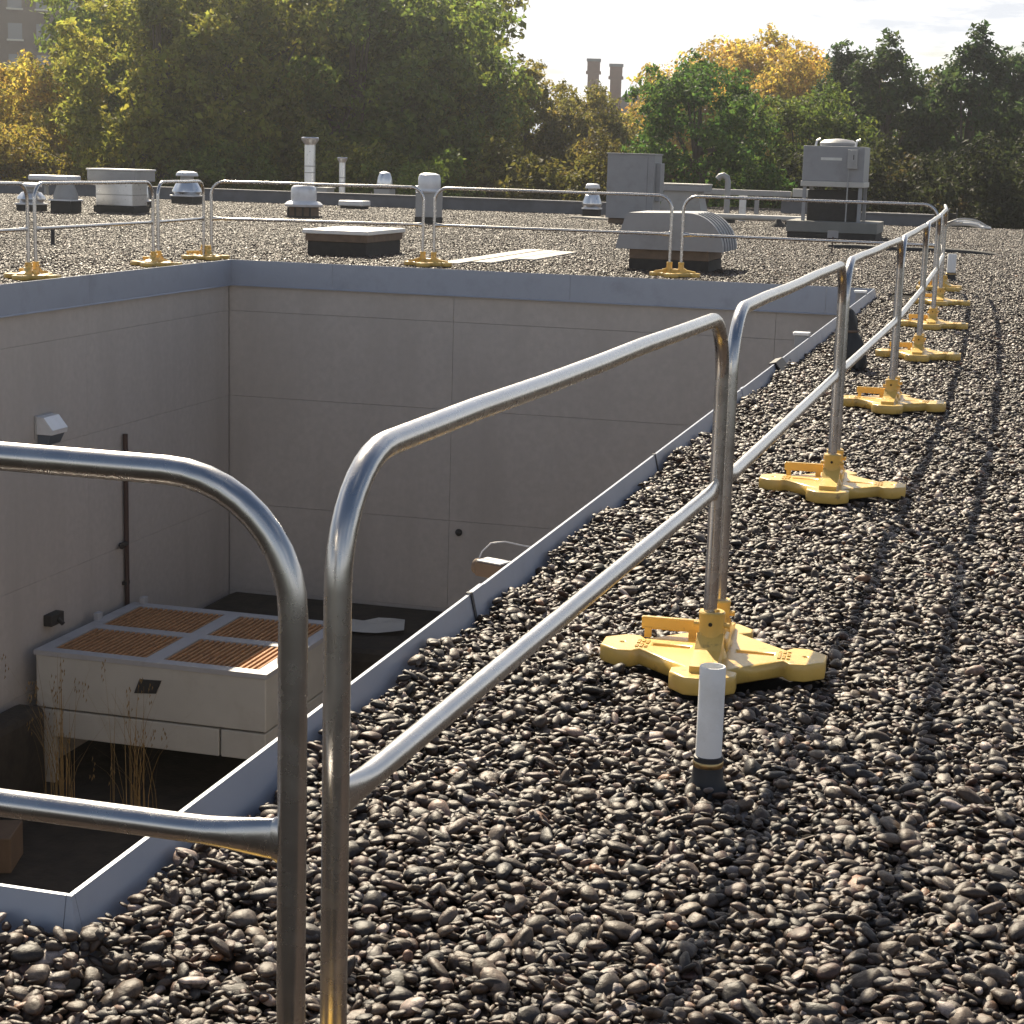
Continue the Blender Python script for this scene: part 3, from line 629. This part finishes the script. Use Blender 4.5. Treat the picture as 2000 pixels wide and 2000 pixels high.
# rubbish and weeds
t = thing('flat_sheet', 'pale crumpled sheet lying on the dark added soil bed', 'debris', (-7.15, 19.85, -4.09), .3)
m = MB(); r = random.Random(4); nx, ny = 7, 5
m.add([(x*.16-.5, y*.14-.3, .02+r.uniform(0, .05)) for y in range(ny) for x in range(nx)], [(y*nx+x, y*nx+x+1, (y+1)*nx+x+1, (y+1)*nx+x) for y in range(ny-1) for x in range(nx-1)]).build('sheet', 'unit_cream', t)
m = MB().box(-.36, .36, -.24, .24, 0, .33, .01); bx_ = tag(m.build('crate', 'cardboard', loc=(-8.72, 13.9, ZF), rz=.3), 'plain brown box on the dark courtyard floor', 'box')
def weeds(loc, n, h, spread, label, seed):
    r = random.Random(seed); m = MB(); t = thing('dry_grass', label, 'plant', loc, 0, 'dry grass clumps in the courtyard')
    for i in range(n):
        a = r.uniform(0, 6.28); b = abs(r.gauss(0, .11)); hh = h*r.uniform(.45, 1.0); ln = r.uniform(.1, 1)**1.5*spread*1.6; da = r.uniform(0, 6.28); w = r.uniform(.003, .006)
        pts = [Vector((b*math.cos(a)+ln*math.cos(da)*s**2.2, b*math.sin(a)+ln*math.sin(da)*s**2.2, hh*(s-.12*s*s*ln))) for s in (0, .25, .5, .75, 1)]
        pr = Vector((-math.sin(da), math.cos(da), 0)); vs = []
        for s, p in enumerate(pts): ww = w*(1-.8*s/4); vs += [p-pr*ww, p+pr*ww]
        m.add(vs, [(2*s, 2*s+1, 2*s+3, 2*s+2) for s in range(4)])
        if i % 3 == 0:
            tip = pts[-1]
            for k_ in range(7):
                o_ = tip+Vector((r.uniform(-.03, .03), r.uniform(-.03, .03), r.uniform(-.22, .02))); m.add([o_, o_+Vector((.016, 0, .03)), o_+Vector((0, .014, .045))], [(0, 1, 2)])
    m.build('stalks', 'straw', t)
weeds((-8.70, 15.40, ZF), 42, 1.62, .42, 'tall dry ochre grass in front of the condenser skirt', 1)
weeds((-7.85, 15.35, ZF), 36, 1.60, .40, 'dry ochre grass clump under the condenser name plate', 2)

# ================================================================== ROOF EQUIPMENT
def at(x, y): return (x, y, 0)
# mushroom ventilators
def mushroom(loc, label, w, h, cap=True, g='mushroom roof ventilators'):
    t = thing('roof_ventilator', label, 'vent', loc, 0, g); r = w/2; hc = h*.24
    MB().box(-r*.78, r*.78, -r*.78, r*.78, 0, hc, .01).build('curb', 'curb_dark', t)
    MB().box(-r*.86, r*.86, -r*.86, r*.86, hc, hc+.035, .006).build('curb_flange', 'alu_white', t)
    MB().lathe([(r*.80, hc+.035), (r*1.0, hc+.12), (r*.98, hc+.16), (r*.70, h*.66), (r*.44, h*.70)], 28).build('bell', 'alu_bright', t)
    MB().lathe([(r*.44, h*.69), (r*.44, h*.86)], 20).build('neck', 'vent_grey', t)
    MB().lathe([(r*.72, h*.85), (r*.74, h*.88), (r*.66, h*.965), (r*.4, h)], 28).build('cap', 'alu_white', t)
mushroom(at(-20.9, 36.2), 'grey mushroom ventilator with small white cap behind the lamp wall rail', .62, .62)
mushroom(at(-21.36, 44.97), 'wide mushroom ventilator with flat white cap against the membrane parapet', .80, .86)
# side hood ventilator
t = thing('hood_ventilator', 'cone-bodied ventilator with a long white flat hood on a black curb', 'vent', at(-19.9, 35.9))
MB().box(-.24, .24, -.24, .24, 0, .27, .01).build('curb', 'curb_dark', t); MB().box(-.27, .27, -.27, .27, .27, .30).build('curb_flange', 'alu_white', t)
MB().lathe([(.26, .30), (.27, .36), (.18, .62), (.18, .68)], 24).build('cone', 'vent_grey', t)
MB().box(-.72, .20, -.33, .33, .685, .80, .03).build('hood', 'alu_white', t); MB().lathe([(.05, .38), (.05, .68)], 8, (-.55, .15, 0)).build('hood_post', 'vent_grey', t)
# large square vent
t = thing('square_ventilator', 'large square metal ventilator with wide overhanging cap on a black curb', 'vent', at(-19.25, 37.2))
MB().box(-.48, .48, -.40, .40, 0, .17, .01).build('curb', 'curb_dark', t); MB().box(-.44, .44, -.36, .36, .17, .70, .01).build('body', 'alu_bright', t)
MB().box(-.45, .45, -.37, .37, .40, .415).build('body_seam', 'vent_grey', t)
MB().box(-.58, .58, -.48, .48, .70, .93, .012).build('cap', 'vent_grey', t); MB().box(-.60, .60, -.50, .50, .93, .965, .01).build('cap_top', 'hatch_white', t)
# small tapered vent
t = thing('tapered_ventilator', 'small bright tapered ventilator on a flanged black curb', 'vent', at(-20.4, 40.4))
MB().box(-.20, .20, -.20, .20, 0, .17, .01).build('curb', 'curb_dark', t); MB().box(-.25, .25, -.25, .25, .17, .205, .005).build('curb_flange', 'alu_white', t)
MB().lathe([(.20, .206), (.21, .25), (.15, .58), (.11, .62)], 22).build('cone', 'alu_bright', t)
# domed fan
t = thing('domed_fan', 'white domed roof fan with wide brim on a ribbed curb', 'fan', at(-15.46, 38.5))
MB().box(-.32, .32, -.32, .32, 0, .05).build('curb_foot', 'curb_dark', t); MB().box(-.26, .26, -.26, .26, .05, .24, .006).build('curb', 'curb_brown', t)
for x in (-.26, -.09, .09, .26): MB().box(x-.018, x+.018, -.285, -.262, .05, .24).build('curb_rib', 'curb_dark', t)
MB().lathe([(.28, .24), (.42, .255), (.43, .30), (.36, .36), (.28, .375)], 32).build('brim', 'alu_white', t)
MB().lathe([(.275, .374), (.285, .42), (.285, .60), (.27, .67), (.21, .72), (.12, .74), (0.02, .745)], 32).build('dome', 'alu_white', t)
# box fan with rounded head
t = thing('hooded_fan', 'tall roof fan with rounded white head on a grey box curb', 'fan', at(-12.4, 38.1))
MB().box(-.25, .25, -.22, .22, 0, .14, .008).build('curb_foot', 'curb_dark', t); MB().box(-.24, .24, -.21, .21, .14, .66, .008).build('curb', 'vent_grey', t)
MB().lathe([(.27, .66), (.285, .69), (.27, .73)], 26).build('brim', 'alu_white', t)
MB().lathe([(.235, .731), (.245, .80), (.245, .97), (.22, 1.04), (.13, 1.075), (.02, 1.08)], 28).build('head', 'alu_white', t); MB().box(-.30, -.24, -.05, .05, .66, .80, .01).build('junction_box', 'alu_bright', t)
# small dome behind the parapet
t = thing('capped_ventilator', 'small capped ventilator on a pedestal at the membrane parapet', 'vent', at(-17.61, 50.0))
MB().box(-.24, .24, -.24, .24, 0, .48, .01).build('curb', 'vent_grey', t); MB().box(-.26, .26, -.26, .26, .48, .52).build('curb_flange', 'curb_dark', t)
MB().lathe([(.22, .52), (.24, .58), (.20, .80), (.15, .93), (.04, .97)], 22).build('dome', 'alu_bright', t)
mushroom(at(-10.75, 46.6), 'small mushroom ventilator half hidden by the tall grey cabinet', .52, .86)
# low flat cap
t = thing('flat_curb_cap', 'low white flat curb cap on the gravel before the parapet', 'roof curb', at(-17.0, 45.9))
MB().box(-.30, .30, -.28, .28, 0, .09, .01).build('curb', 'curb_dark', t); MB().box(-.34, .34, -.32, .32, .09, .23, .03).build('cap', 'hatch_white', t)
# flues
def flue(loc, r, h, label):
    t = thing('flue_pipe', label, 'flue', loc, 0, 'metal flues at the parapet')
    MB().lathe([(r, 0), (r, h*.9)], 24).build('pipe', 'alu_bright', t)
    for z in (h*.45, h*.55): MB().lathe([(r*1.01, z), (r*1.06, z+.012), (r*1.01, z+.024)], 24, cap0=False, cap1=False).build('band', 'vent_grey', t)
    MB().lathe([(r*1.0, h*.88), (r*1.05, h*.895), (r*1.55, h*.955), (r*1.6, h*.985), (r*1.45, h)], 24).build('cap', 'alu_bright', t)
flue(at(-20.29, 51), .165, 1.88, 'tall metal flue with flared cap behind the membrane parapet'); flue(at(-19.28, 51), .095, 1.33, 'shorter thin metal flue beside the tall one')
t = thing('equipment_box', 'low tan equipment box at the foot of the flues', 'box', at(-19.5, 49.6)); MB().box(-.4, .4, -.3, .3, 0, .44, .01).build('body', 'vent_grey', t); MB().box(-.43, .43, -.33, .33, .44, .48, .008).build('lid', 'unit_cream', t)
# roof hatch
t = thing('roof_hatch', 'roof hatch with flat white lid on a brown and black curb', 'hatch', (-9.30, 25.15, 0))
MB().box(-.44, .44, -.74, .74, 0, .21, .006).build('curb', 'curb_dark', t); MB().box(-.465, .465, -.765, .765, .21, .315, .006).build('frame', 'curb_brown', t)
MB().box(-.50, .50, -.80, .80, .315, .375, .012).build('lid', 'hatch_white', t); MB().box(.10, .24, .78, .84, .33, .36).build('hinge', 'vent_grey', t); MB().box(-.3, -.16, .78, .84, .33, .36).build('hinge', 'vent_grey', t)
# boards
for i, (x, y0, y1, z) in enumerate(((-7.38, 23.55, 28.15, .018), (-7.08, 24.15, 28.05, .014), (-6.78, 25.3, 27.9, .016))):
    tag(MB().box(x-.132, x+.132, y0, y1, z, z+.022, .004).build('walk_board', 'board_white', rz=[.0, .0, 0][i]), ['longest whitish board in the gravel, the one toward the roof hatch', 'middle whitish board of three lying flush in the gravel', 'shortest whitish board in the gravel, toward the ribbed hood unit'][i], 'board', 'whitish boards on the gravel')
for i, (x, y, a) in enumerate(((-10.5, 44.9, .3), (-10.1, 44.4, -.5))): tag(MB().box(-.38, .38, -.13, .13, .03, .07, .004).build('scrap_board', 'board_white', loc=(x, y, 0), rz=a), ['short scrap board lying beyond another by the tall grey cabinet', 'short scrap board next to the tall grey cabinet, crossed in front of another'][i], 'board', 'scrap boards by the grey cabinet')
# tall grey cabinet
t = thing('equipment_cabinet', 'tall plain grey equipment cabinet raised on brown sleepers', 'cabinet', (-8.83, 42.1, 0))
for y in (.08, .78): MB().box(-.50, .50, y, y+.12, 0, .14, .005).build('sleeper', 'curb_brown', t)
MB().box(-.55, .55, 0, .95, .14, 1.60, .01).build('cabinet', 'equip_grey', t); MB().box(-.57, .57, -.02, .97, 1.60, 1.63, .006).build('lid', 'equip_grey', t)
MB().box(.551, .66, .25, .72, .55, 1.42, .008).build('side_box', 'equip_grey', t); MB().box(.40, .405, -.004, .0, .2, 1.55).build('panel_seam', 'curb_dark', t)
# hood unit with rounded ribbed back
t = thing('hood_unit', 'grey barrel-backed hood unit with raised ribs on a dark curb', 'air handler', (-4.52, 24.30, 0))
MB().box(-.56, .52, .05, 1.15, 0, .16, .006).build('curb', 'curb_dark', t); MB().box(-.56, .52, .05, 1.15, .16, .29, .006).build('curb_band', 'curb_brown', t)
pr = [(-.74, .29), (-.73, .34), (-.62, .72), (-.57, .77)]+[(.22+.50*math.sin(a), .29+.50*math.cos(a)*(1 if True else 1)) for a in np.linspace(0, math.pi/2, 12)]
pr = [(x, z if z <= .79 else .79) for x, z in pr]
MB().prism(pr, -.02, 1.22, 'XZ').build('hood', 'equip_grey', t)
for y in (.12, .34, .56, .78, 1.0):
    rb = [(.22+.515*math.sin(a), .29+.515*math.cos(a)) for a in np.linspace(.25, math.pi/2, 12)]; rb += [(.22+.49*math.sin(a), .29+.49*math.cos(a)) for a in np.linspace(math.pi/2, .25, 12)]
    MB().prism(rb, y, y+.04, 'XZ').build('rib', 'equip_grey', t)
# flat-topped hood behind
t = thing('relief_hood', 'flat-topped relief hood on a narrowing grey base behind the tall cabinet', 'vent', (-8.9, 49.6, 0))
MB().prism([(-.62, 0), (.62, 0), (.45, .70), (-.45, .70)], -.5, .5, 'XZ').build('base', 'vent_grey', t); MB().box(-.66, .66, -.62, .62, .70, .86, .02).build('hood', 'equip_grey', t); MB().box(-.67, .67, -.63, .63, .86, .90, .01).build('hood_top', 'unit_cream', t)
# platform fan unit
t = thing('platform_fan_unit', 'grey fan unit on a dark open base standing on a wide platform', 'fan unit', (-3.72, 37.75, 0))
MB().box(-.90, .88, 0, 1.75, 0, .14, .006).build('platform_curb', 'curb_dark', t); MB().box(-.92, .90, -.02, 1.77, .14, .36, .01).build('platform', 'platform_grey', t)
for x, y in ((-.62, .25), (.50, .25), (-.62, 1.45), (.50, 1.45)): MB().box(x-.035, x+.035, y-.035, y+.035, .36, 1.05).build('leg', 'equip_grey', t)
MB().box(-.56, .45, .35, 1.4, .36, .98, .01).build('plenum', 'curb_dark', t)
MB().box(-.70, .57, .17, 1.50, 1.05, 1.16, .012).build('drip_rim', 'unit_cream', t); MB().box(-.68, .55, .19, 1.48, 1.16, 1.86, .012).build('cabinet', 'equip_grey', t)
MB().lathe([(.36, 1.86), (.38, 1.93), (.30, 1.99), (.05, 2.02)], 24, (-.05, .8, 0)).build('fan_cowl', 'equip_grey', t)
for x in (-.45, .35): MB().tube([(x, .3, 1.86), (x+.02, .3, 1.97), (x+.09, .3, 2.0)], .022, 8).build('lifting_eye', 'alu_white', t)
cb = MB().box(.22, .42, .10, .189, 1.42, 1.80, .008).build('control_box', 'vent_grey', t); MB().box(.335, .35, .088, .0995, 1.60, 1.70).build('switch', 'plate_dark', cb)
MB().tube([(.25, .14, 1.42), (.25, .14, .36)], .014, 8).build('conduit', 'vent_grey', t)
MB().box(-.32, .10, .183, .1895, 1.58, 1.635).build('name_strip', 'plate_text', t)
# white pipes
t = thing('pipe_run', 'white plastic pipe run on blocks leading to the platform fan unit', 'pipe', (0, 0, 0))
MB().tube([(-9.2, 45.6, .17), (-7, 45.55, .17), (-4.75, 45.5, .17), (-4.55, 45.5, .22), (-4.45, 45.5, .30), (-4.2, 45.5, .32)], .075, 12).build('pipe', 'unit_cream', t)
for x in (-8.5, -7.0, -5.5): MB().box(x-.12, x+.12, 45.42, 45.7, 0, .10, .01).build('block', 'curb_dark', t)
for x in (-7.9, -6.2): MB().lathe([(.085, -.03), (.085, .03)], 12, (x, 45.57, .17), axis='X').build('coupling', 'vent_grey', t)
t = thing('pipe_run', 'raised white duct run on posts beyond the platform fan unit', 'pipe', (0, 54.5, 0))
MB().box(-9.6, -6.6, -.12, .12, .55, .72, .02).build('duct', 'vent_grey', t); MB().box(-6.55, -4.6, -.16, .16, .56, .80, .02).build('duct', 'unit_cream', t)
for x in (-9.2, -7.6, -6.0): MB().box(x-.06, x+.06, -.06, .06, 0, .55).build('post', 'vent_grey', t)
t = thing('gooseneck_pipe', 'grey gooseneck vent pipe beyond the white pipes', 'vent', (-8.35, 53.0, 0))
MB().tube([(.1, 0, 0), (.1, 0, .95), (.07, 0, 1.07), (-.03, 0, 1.13), (-.14, 0, 1.10), (-.2, 0, 1.02)], .085, 12).build('pipe', 'vent_grey', t); MB().lathe([(.2, 0), (.12, .06)], 14, (.1, 0, 0)).build('collar', 'curb_dark', t)
t = thing('white_post', 'square white post standing at the pipe run', 'post', (-7.0, 47.6, 0)); MB().box(-.08, .08, -.08, .08, 0, .62, .006).build('post', 'pvc_white', t); MB().box(-.10, .10, -.10, .10, .62, .66, .006).build('cap', 'pvc_white', t)
# hoses at the roof edge
t = thing('hose_coil', 'loose pale hoses piled at the roof edge past the far corner', 'hose', (-1.45, 47.6, 0))
for i in range(4):
    r = random.Random(i); pts = [(-.55+1.2*s/8+r.uniform(-.03, .03), .25*math.sin(s*.7+i*1.3)+r.uniform(-.1, .1), .06+.16*math.sin(math.pi*s/8)*(.4+.3*i)) for s in range(9)]
    MB().tube(pts, .028, 8).build('hose', 'pvc_white' if i < 3 else 'vent_grey', t)
t = thing('hose_reel', 'dark hose reel stand at the roof edge past the far corner', 'hose reel', (-1.72, 48.0, 0)); MB().lathe([(.22, -.10), (.22, -.08), (.10, -.08), (.10, .08), (.22, .08), (.22, .10)], 18, (0, 0, .30), axis='X').build('reel', 'curb_dark', t)
MB().tube([(-.14, .1, 0), (-.16, 0, .42), (-.12, 0, .48)], .035, 8).build('stand', 'unit_cream', t)
t = thing('marker_stake', 'thin stake with a small grey tag in the gravel', 'stake', (-3.05, 31.2, 0)); MB().tube([(0, 0, 0), (.005, 0, .30)], .012, 6).build('stake', 'rust_red', t); MB().box(-.09, .09, -.006, .006, .28, .40).build('tag', 'equip_grey', t)
for i, (x, y) in enumerate(((-9.6, 52.5), (-5.6, 44.0))): tag(MB().lathe([(.25, 0), (.22, .05), (.10, .12), (.05, .20)], 14).build('roof_drain', 'curb_dark', loc=(x, y, 0)), ['low dark roof drain by the gooseneck pipe', 'low dark roof drain in front of the white pipe run'][i], 'drain')

# ================================================================== FAR BUILDINGS
t = thing('brick_tower', 'dark brick high-rise with rows of windows above the yellow trees', 'building', (-104.0, 186.0, -6), .55)
MB().box(-9, 7, 0, 14, 0, 42, .02).build('wall', 'brick_far', t)
wm = MB().box(-.75, .75, -.06, .1, 0, 1.7).mesh('window', 'glass_far'); sm_ = MB().box(-.9, .9, -.14, .02, -.18, 0).mesh('sill', 'unit_cream')
for iz in range(11):
    for ix in range(5):
        w = bpy.data.objects.new('window', wm); COL.objects.link(w); w.parent = t; w.location = (-7.3+ix*3.0, 0, 2.2+iz*3.3)
        s = bpy.data.objects.new('sill', sm_); COL.objects.link(s); s.parent = w
MB().box(-9.3, 7.3, -.3, 14.3, 42, 42.8).build('roof', 'slate_far', t)
for i, (x, y, zt, lab) in enumerate(((-54.36, 233.8, 14.2, 'taller of two red brick chimneys between the trees'), (-51.54, 234.4, 13.63, 'shorter of two red brick chimneys between the trees'))):
    t = thing('brick_chimney', lab, 'chimney', (x, y, -6), .2, 'twin brick chimneys'); h = zt+6
    MB().box(-.72, .72, -.72, .72, 0, h-1.9).build('shaft', 'brick_chimney', t); MB().box(-.95, .95, -.95, .95, h-1.9, h-1.55).build('corbel', 'brick_chimney', t); MB().box(-.80, .80, -.80, .80, h-1.55, h-.35).build('shaft_top', 'brick_chimney', t); MB().box(-.90, .90, -.90, .90, h-.35, h).build('cap', 'slate_far', t)
t = thing('slate_house', 'slate-roofed house gable below the twin chimneys', 'building', (-48.5, 238, -6), .2)
MB().box(-9, 9, 0, 10, 0, 12).build('wall', 'brick_far', t); MB().prism([(-9.5, 12), (9.5, 12), (0, 17.3)], -.5, 10.5, 'XZ').build('roof', 'slate_far', t)
t = thing('brick_house', 'red brick building top showing beside the orange tree', 'building', (-21.5, 199, -6), .1); MB().box(-2.2, 2.2, 0, 8, 0, 18.2).build('wall', 'brick_chimney', t); MB().box(-2.5, 2.5, -.3, 8.3, 18.2, 18.8).build('roof', 'slate_far', t)

# ================================================================== TREES
def crown_mesh(seed, rx, rz_h, nl, ls, kind):
    """leaf quads in clumps spread through an uneven crown; origin at crown centre"""
    r = np.random.default_rng(seed); ncl = int(75+nl/260)
    d = r.normal(size=(ncl, 3)); d /= np.linalg.norm(d, axis=1)[:, None]; rad = r.uniform(.35, 1.0, ncl)**.55
    c = d*rad[:, None]; c[:, 2] = np.where(c[:, 2] < 0, c[:, 2]*.95, c[:, 2])
    if kind == 'cone': c[:, :2] *= np.clip(1.05-.55*(c[:, [2]]+.3), .25, 1.15)
    ph = r.uniform(0, 6.28, 4); az = np.arctan2(c[:, 1], c[:, 0]); lobe = 1+.16*np.sin(2*az+ph[0])+.13*np.sin(3*az+ph[1]+2*c[:, 2])+.10*np.sin(5*c[:, 2]+ph[2]); c[:, :2] *= lobe[:, None]
    c *= np.array([rx, rx, rz_h]); cs = r.uniform(.55, 1.2, ncl)*min(rx, rz_h)*.158
    w = r.choice(ncl, nl, p=(cs**2)/np.sum(cs**2))
    nsub = 14; sub = r.normal(size=(ncl, nsub, 3)); sub /= np.maximum(1, np.linalg.norm(sub, axis=2)/1.25)[:, :, None]      # twigs within a clump
    k2 = r.integers(0, nsub, nl); g_ = r.normal(size=(nl, 3)); g_ /= np.maximum(1, np.linalg.norm(g_, axis=1)/1.5)[:, None]
    p = c[w]+(sub[w, k2]*.85+g_*.34)*cs[w][:, None]*np.array([1, 1, .8])
    on = sub[w, k2]+.9*c[w]/np.array([rx, rx, rz_h])+np.array([0, 0, .35])
    n = .75*on/np.linalg.norm(on, axis=1)[:, None]+r.normal(size=(nl, 3))*.55; n /= np.linalg.norm(n, axis=1)[:, None]
    a = np.cross(n, r.normal(size=(nl, 3))); a /= np.linalg.norm(a, axis=1)[:, None]; b = np.cross(n, a)
    s = np.clip(r.lognormal(0, .38, nl), .45, 2.1)[:, None]*ls*.92; q = np.stack([p-a*s, p+b*s*.55+n*s*.12, p+a*s, p-b*s*.55+n*s*.12], 1)
    return np_mesh('crown', q.reshape(-1, 3), np.arange(nl*4).reshape(-1, 4), 'leaf', False), c
def trunk_mesh(c, rx, rz_h, hc, seed):
    r = random.Random(seed); m = MB(); base = -hc
    r0 = .16+.035*rz_h
    m.tube([(0, 0, base), (.04, 0, base*.6), (.1, .05, -rz_h*.4), (.05, 0, .1*rz_h), (0, .1, rz_h*.75)], [r0*1.25, r0, r0*.8, r0*.5, r0*.12], 10)
    for i in range(16):
        q = c[r.randrange(len(c))]; zz = r.uniform(-rz_h*.75, rz_h*.2); m.tube([(.05, 0, zz), (q[0]*.45, q[1]*.45, zz*.5+q[2]*.5-.1), (q[0]*.95, q[1]*.95, q[2])], [r0*.42, r0*.26, r0*.06], 6)
    return m.mesh('trunk', 'bark')
SHAPES = [(11, 3.9, 5.4, 36000, .11, 'round'), (12, 3.4, 5.8, 36000, .11, 'round'), (13, 4.4, 5.0, 40000, .11, 'round'), (14, 2.8, 4.6, 26000, .10, 'cone'), (15, 3.2, 3.9, 30000, .085, 'round'), (16, 3.0, 5.0, 30000, .10, 'cone')]
CR = []
for s in SHAPES:
    me, c = crown_mesh(*s); CR.append((me, trunk_mesh(c, s[1], s[2], 9.5, s[0]), s))
GREEN, OLIVE, YEL, ORG, DARK, BRT, BRN = (.118, .158, .027), (.160, .168, .028), (.36, .295, .05), (.36, .27, .05), (.036, .062, .018), (.055, .105, .020), (.175, .160, .032)
def tree(x, y, top, shape, sc, rz, col, label, g):
    me, tm, s = CR[shape]; t = thing('leafy_tree', label, 'tree', (x, y, -6), 0, g)
    cz = top-s[2]*sc*.98+6
    k_ = bpy.data.objects.new('crown', me); COL.objects.link(k_); k_.parent = t; k_.location = (0, 0, cz); k_.scale = (sc,)*3; k_.rotation_euler = (0, 0, rz); k_.color = (*col, 1)
    w = bpy.data.objects.new('trunk', tm); COL.objects.link(w); w.parent = t; w.location = (0, 0, cz); w.scale = (sc, sc, cz/9.5 if cz/9.5 > .3 else .3); w.rotation_euler = (0, 0, rz)
G1 = 'trees beyond the roof'
TL = [(-40.9, 66.4, 4.9, 0, .95, .3, YEL, 'yellow autumn tree at the edge of the wood below the brick tower'), (-39.9, 69.3, 4.9, 1, .85, 1.3, YEL, 'golden yellow tree right below the brick tower windows'), (-42.3, 77.2, 5.0, 2, .9, 2.2, (.27, .20, .04), 'dull yellow tree standing behind the golden ones'),
      (-31.3, 63.5, 8.6, 1, .98, .6, (.20, .205, .033), 'tall olive tree next to the golden yellow trees'), (-36.7, 75.6, 11.0, 2, 1.25, 1.9, GREEN, 'tall green tree behind the square ventilator'), (-30.4, 67.5, 9.8, 0, 1.2, 2.7, OLIVE, 'tall olive-green tree behind the wide mushroom ventilator'),
      (-32.8, 79.5, 11.6, 2, 1.3, .9, (.16, .165, .028), 'very tall brownish-green tree behind the flues'), (-26.5, 71.2, 10.0, 1, 1.25, 1.1, GREEN, 'tall green tree behind the domed fan'), (-28.3, 83.3, 11.8, 0, 1.4, 3.0, OLIVE, 'very tall olive tree in the middle of the wood'),
      (-25.3, 74.5, 8.8, 2, 1.0, 4.0, GREEN, 'tall green tree at the open end of the tall wood'), (-23.3, 77.0, 6.5, 0, .74, 5.0, (.20, .20, .03), 'mid-height olive tree stepping down beside the tall wood'), (-22.4, 83.2, 5.9, 1, .74, .2, BRN, 'brown autumn tree left of the twin chimneys'),
      (-19.4, 82.5, 4.7, 0, .70, 1.4, (.150, .140, .03), 'rust-brown tree below the twin chimneys'), (-11.15, 64.9, 5.0, 4, .90, 2.1, BRT, 'bright green bushy tree behind the tall grey cabinet'), (-17.2, 102.6, 7.8, 2, 1.0, .7, ORG, 'orange autumn tree rising behind the bright green one'),
      (-14.6, 102.9, 8.6, 0, 1.1, 2.4, (.38, .29, .05), 'tallest orange autumn tree behind the bright green one'), (-11.3, 99.3, 7.2, 2, .95, 3.7, (.33, .245, .045), 'orange tree at the brick building top'), (-8.2, 70.6, 4.3, 4, .95, .9, (.075, .105, .02), 'low green tree behind the platform fan unit'),
      (-7.9, 83.6, 6.5, 3, 1.0, 1.6, DARK, 'dark green pointed tree past the orange trees'), (-5.8, 79.8, 6.9, 5, 1.0, .4, (.045, .07, .02), 'dark green tree with ragged top past the orange trees'), (-4.4, 88.0, 5.6, 3, 1.05, 2.8, (.075, .085, .02), 'dark olive tree between the two ragged-topped trees'),
      (-2.4, 78.0, 7.1, 5, 1.0, 3.4, DARK, 'tallest dark evergreen with spiky top at the roof end'), (-.5, 82.0, 6.4, 3, 1.05, 4.2, (.03, .05, .016), 'dark evergreen just past the tallest one'), (2.2, 78.0, 6.6, 5, 1.1, 5.2, DARK, 'last dark evergreen at the roof end')]
for a in TL: tree(*a, G1)
# lower understorey closing the view under the crowns
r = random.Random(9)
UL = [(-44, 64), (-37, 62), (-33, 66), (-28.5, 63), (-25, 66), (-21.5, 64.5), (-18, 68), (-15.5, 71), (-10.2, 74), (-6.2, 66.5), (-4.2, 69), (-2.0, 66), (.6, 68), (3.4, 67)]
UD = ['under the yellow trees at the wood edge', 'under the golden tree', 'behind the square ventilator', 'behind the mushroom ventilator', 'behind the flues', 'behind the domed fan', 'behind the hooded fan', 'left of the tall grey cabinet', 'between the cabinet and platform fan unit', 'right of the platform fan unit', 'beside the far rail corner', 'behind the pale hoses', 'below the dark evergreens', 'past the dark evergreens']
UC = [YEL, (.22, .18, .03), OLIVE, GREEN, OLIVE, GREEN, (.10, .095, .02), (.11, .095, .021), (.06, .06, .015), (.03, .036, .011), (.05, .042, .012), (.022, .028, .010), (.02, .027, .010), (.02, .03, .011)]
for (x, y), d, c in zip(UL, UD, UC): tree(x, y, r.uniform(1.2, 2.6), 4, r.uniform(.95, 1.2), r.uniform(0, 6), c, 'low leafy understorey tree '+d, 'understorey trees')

# ================================================================== HAZE
hz = bpy.data.materials.new('haze'); hz.use_nodes = True; t = hz.node_tree; t.nodes.clear()
ho = N(t, 'ShaderNodeOutputMaterial'); pv = N(t, 'ShaderNodeVolumePrincipled'); pv.inputs['Color'].default_value = (.93, .95, 1, 1); pv.inputs['Density'].default_value = .00066; pv.inputs['Anisotropy'].default_value = .84
t.links.new(pv.outputs[0], ho.inputs['Volume']); MATS['haze'] = hz
h = MB().box(-180, 120, -20, 300, -7, 60).build('haze', 'haze'); tag(h, 'thin sunlit autumn haze in the air', 'haze', kind='stuff')
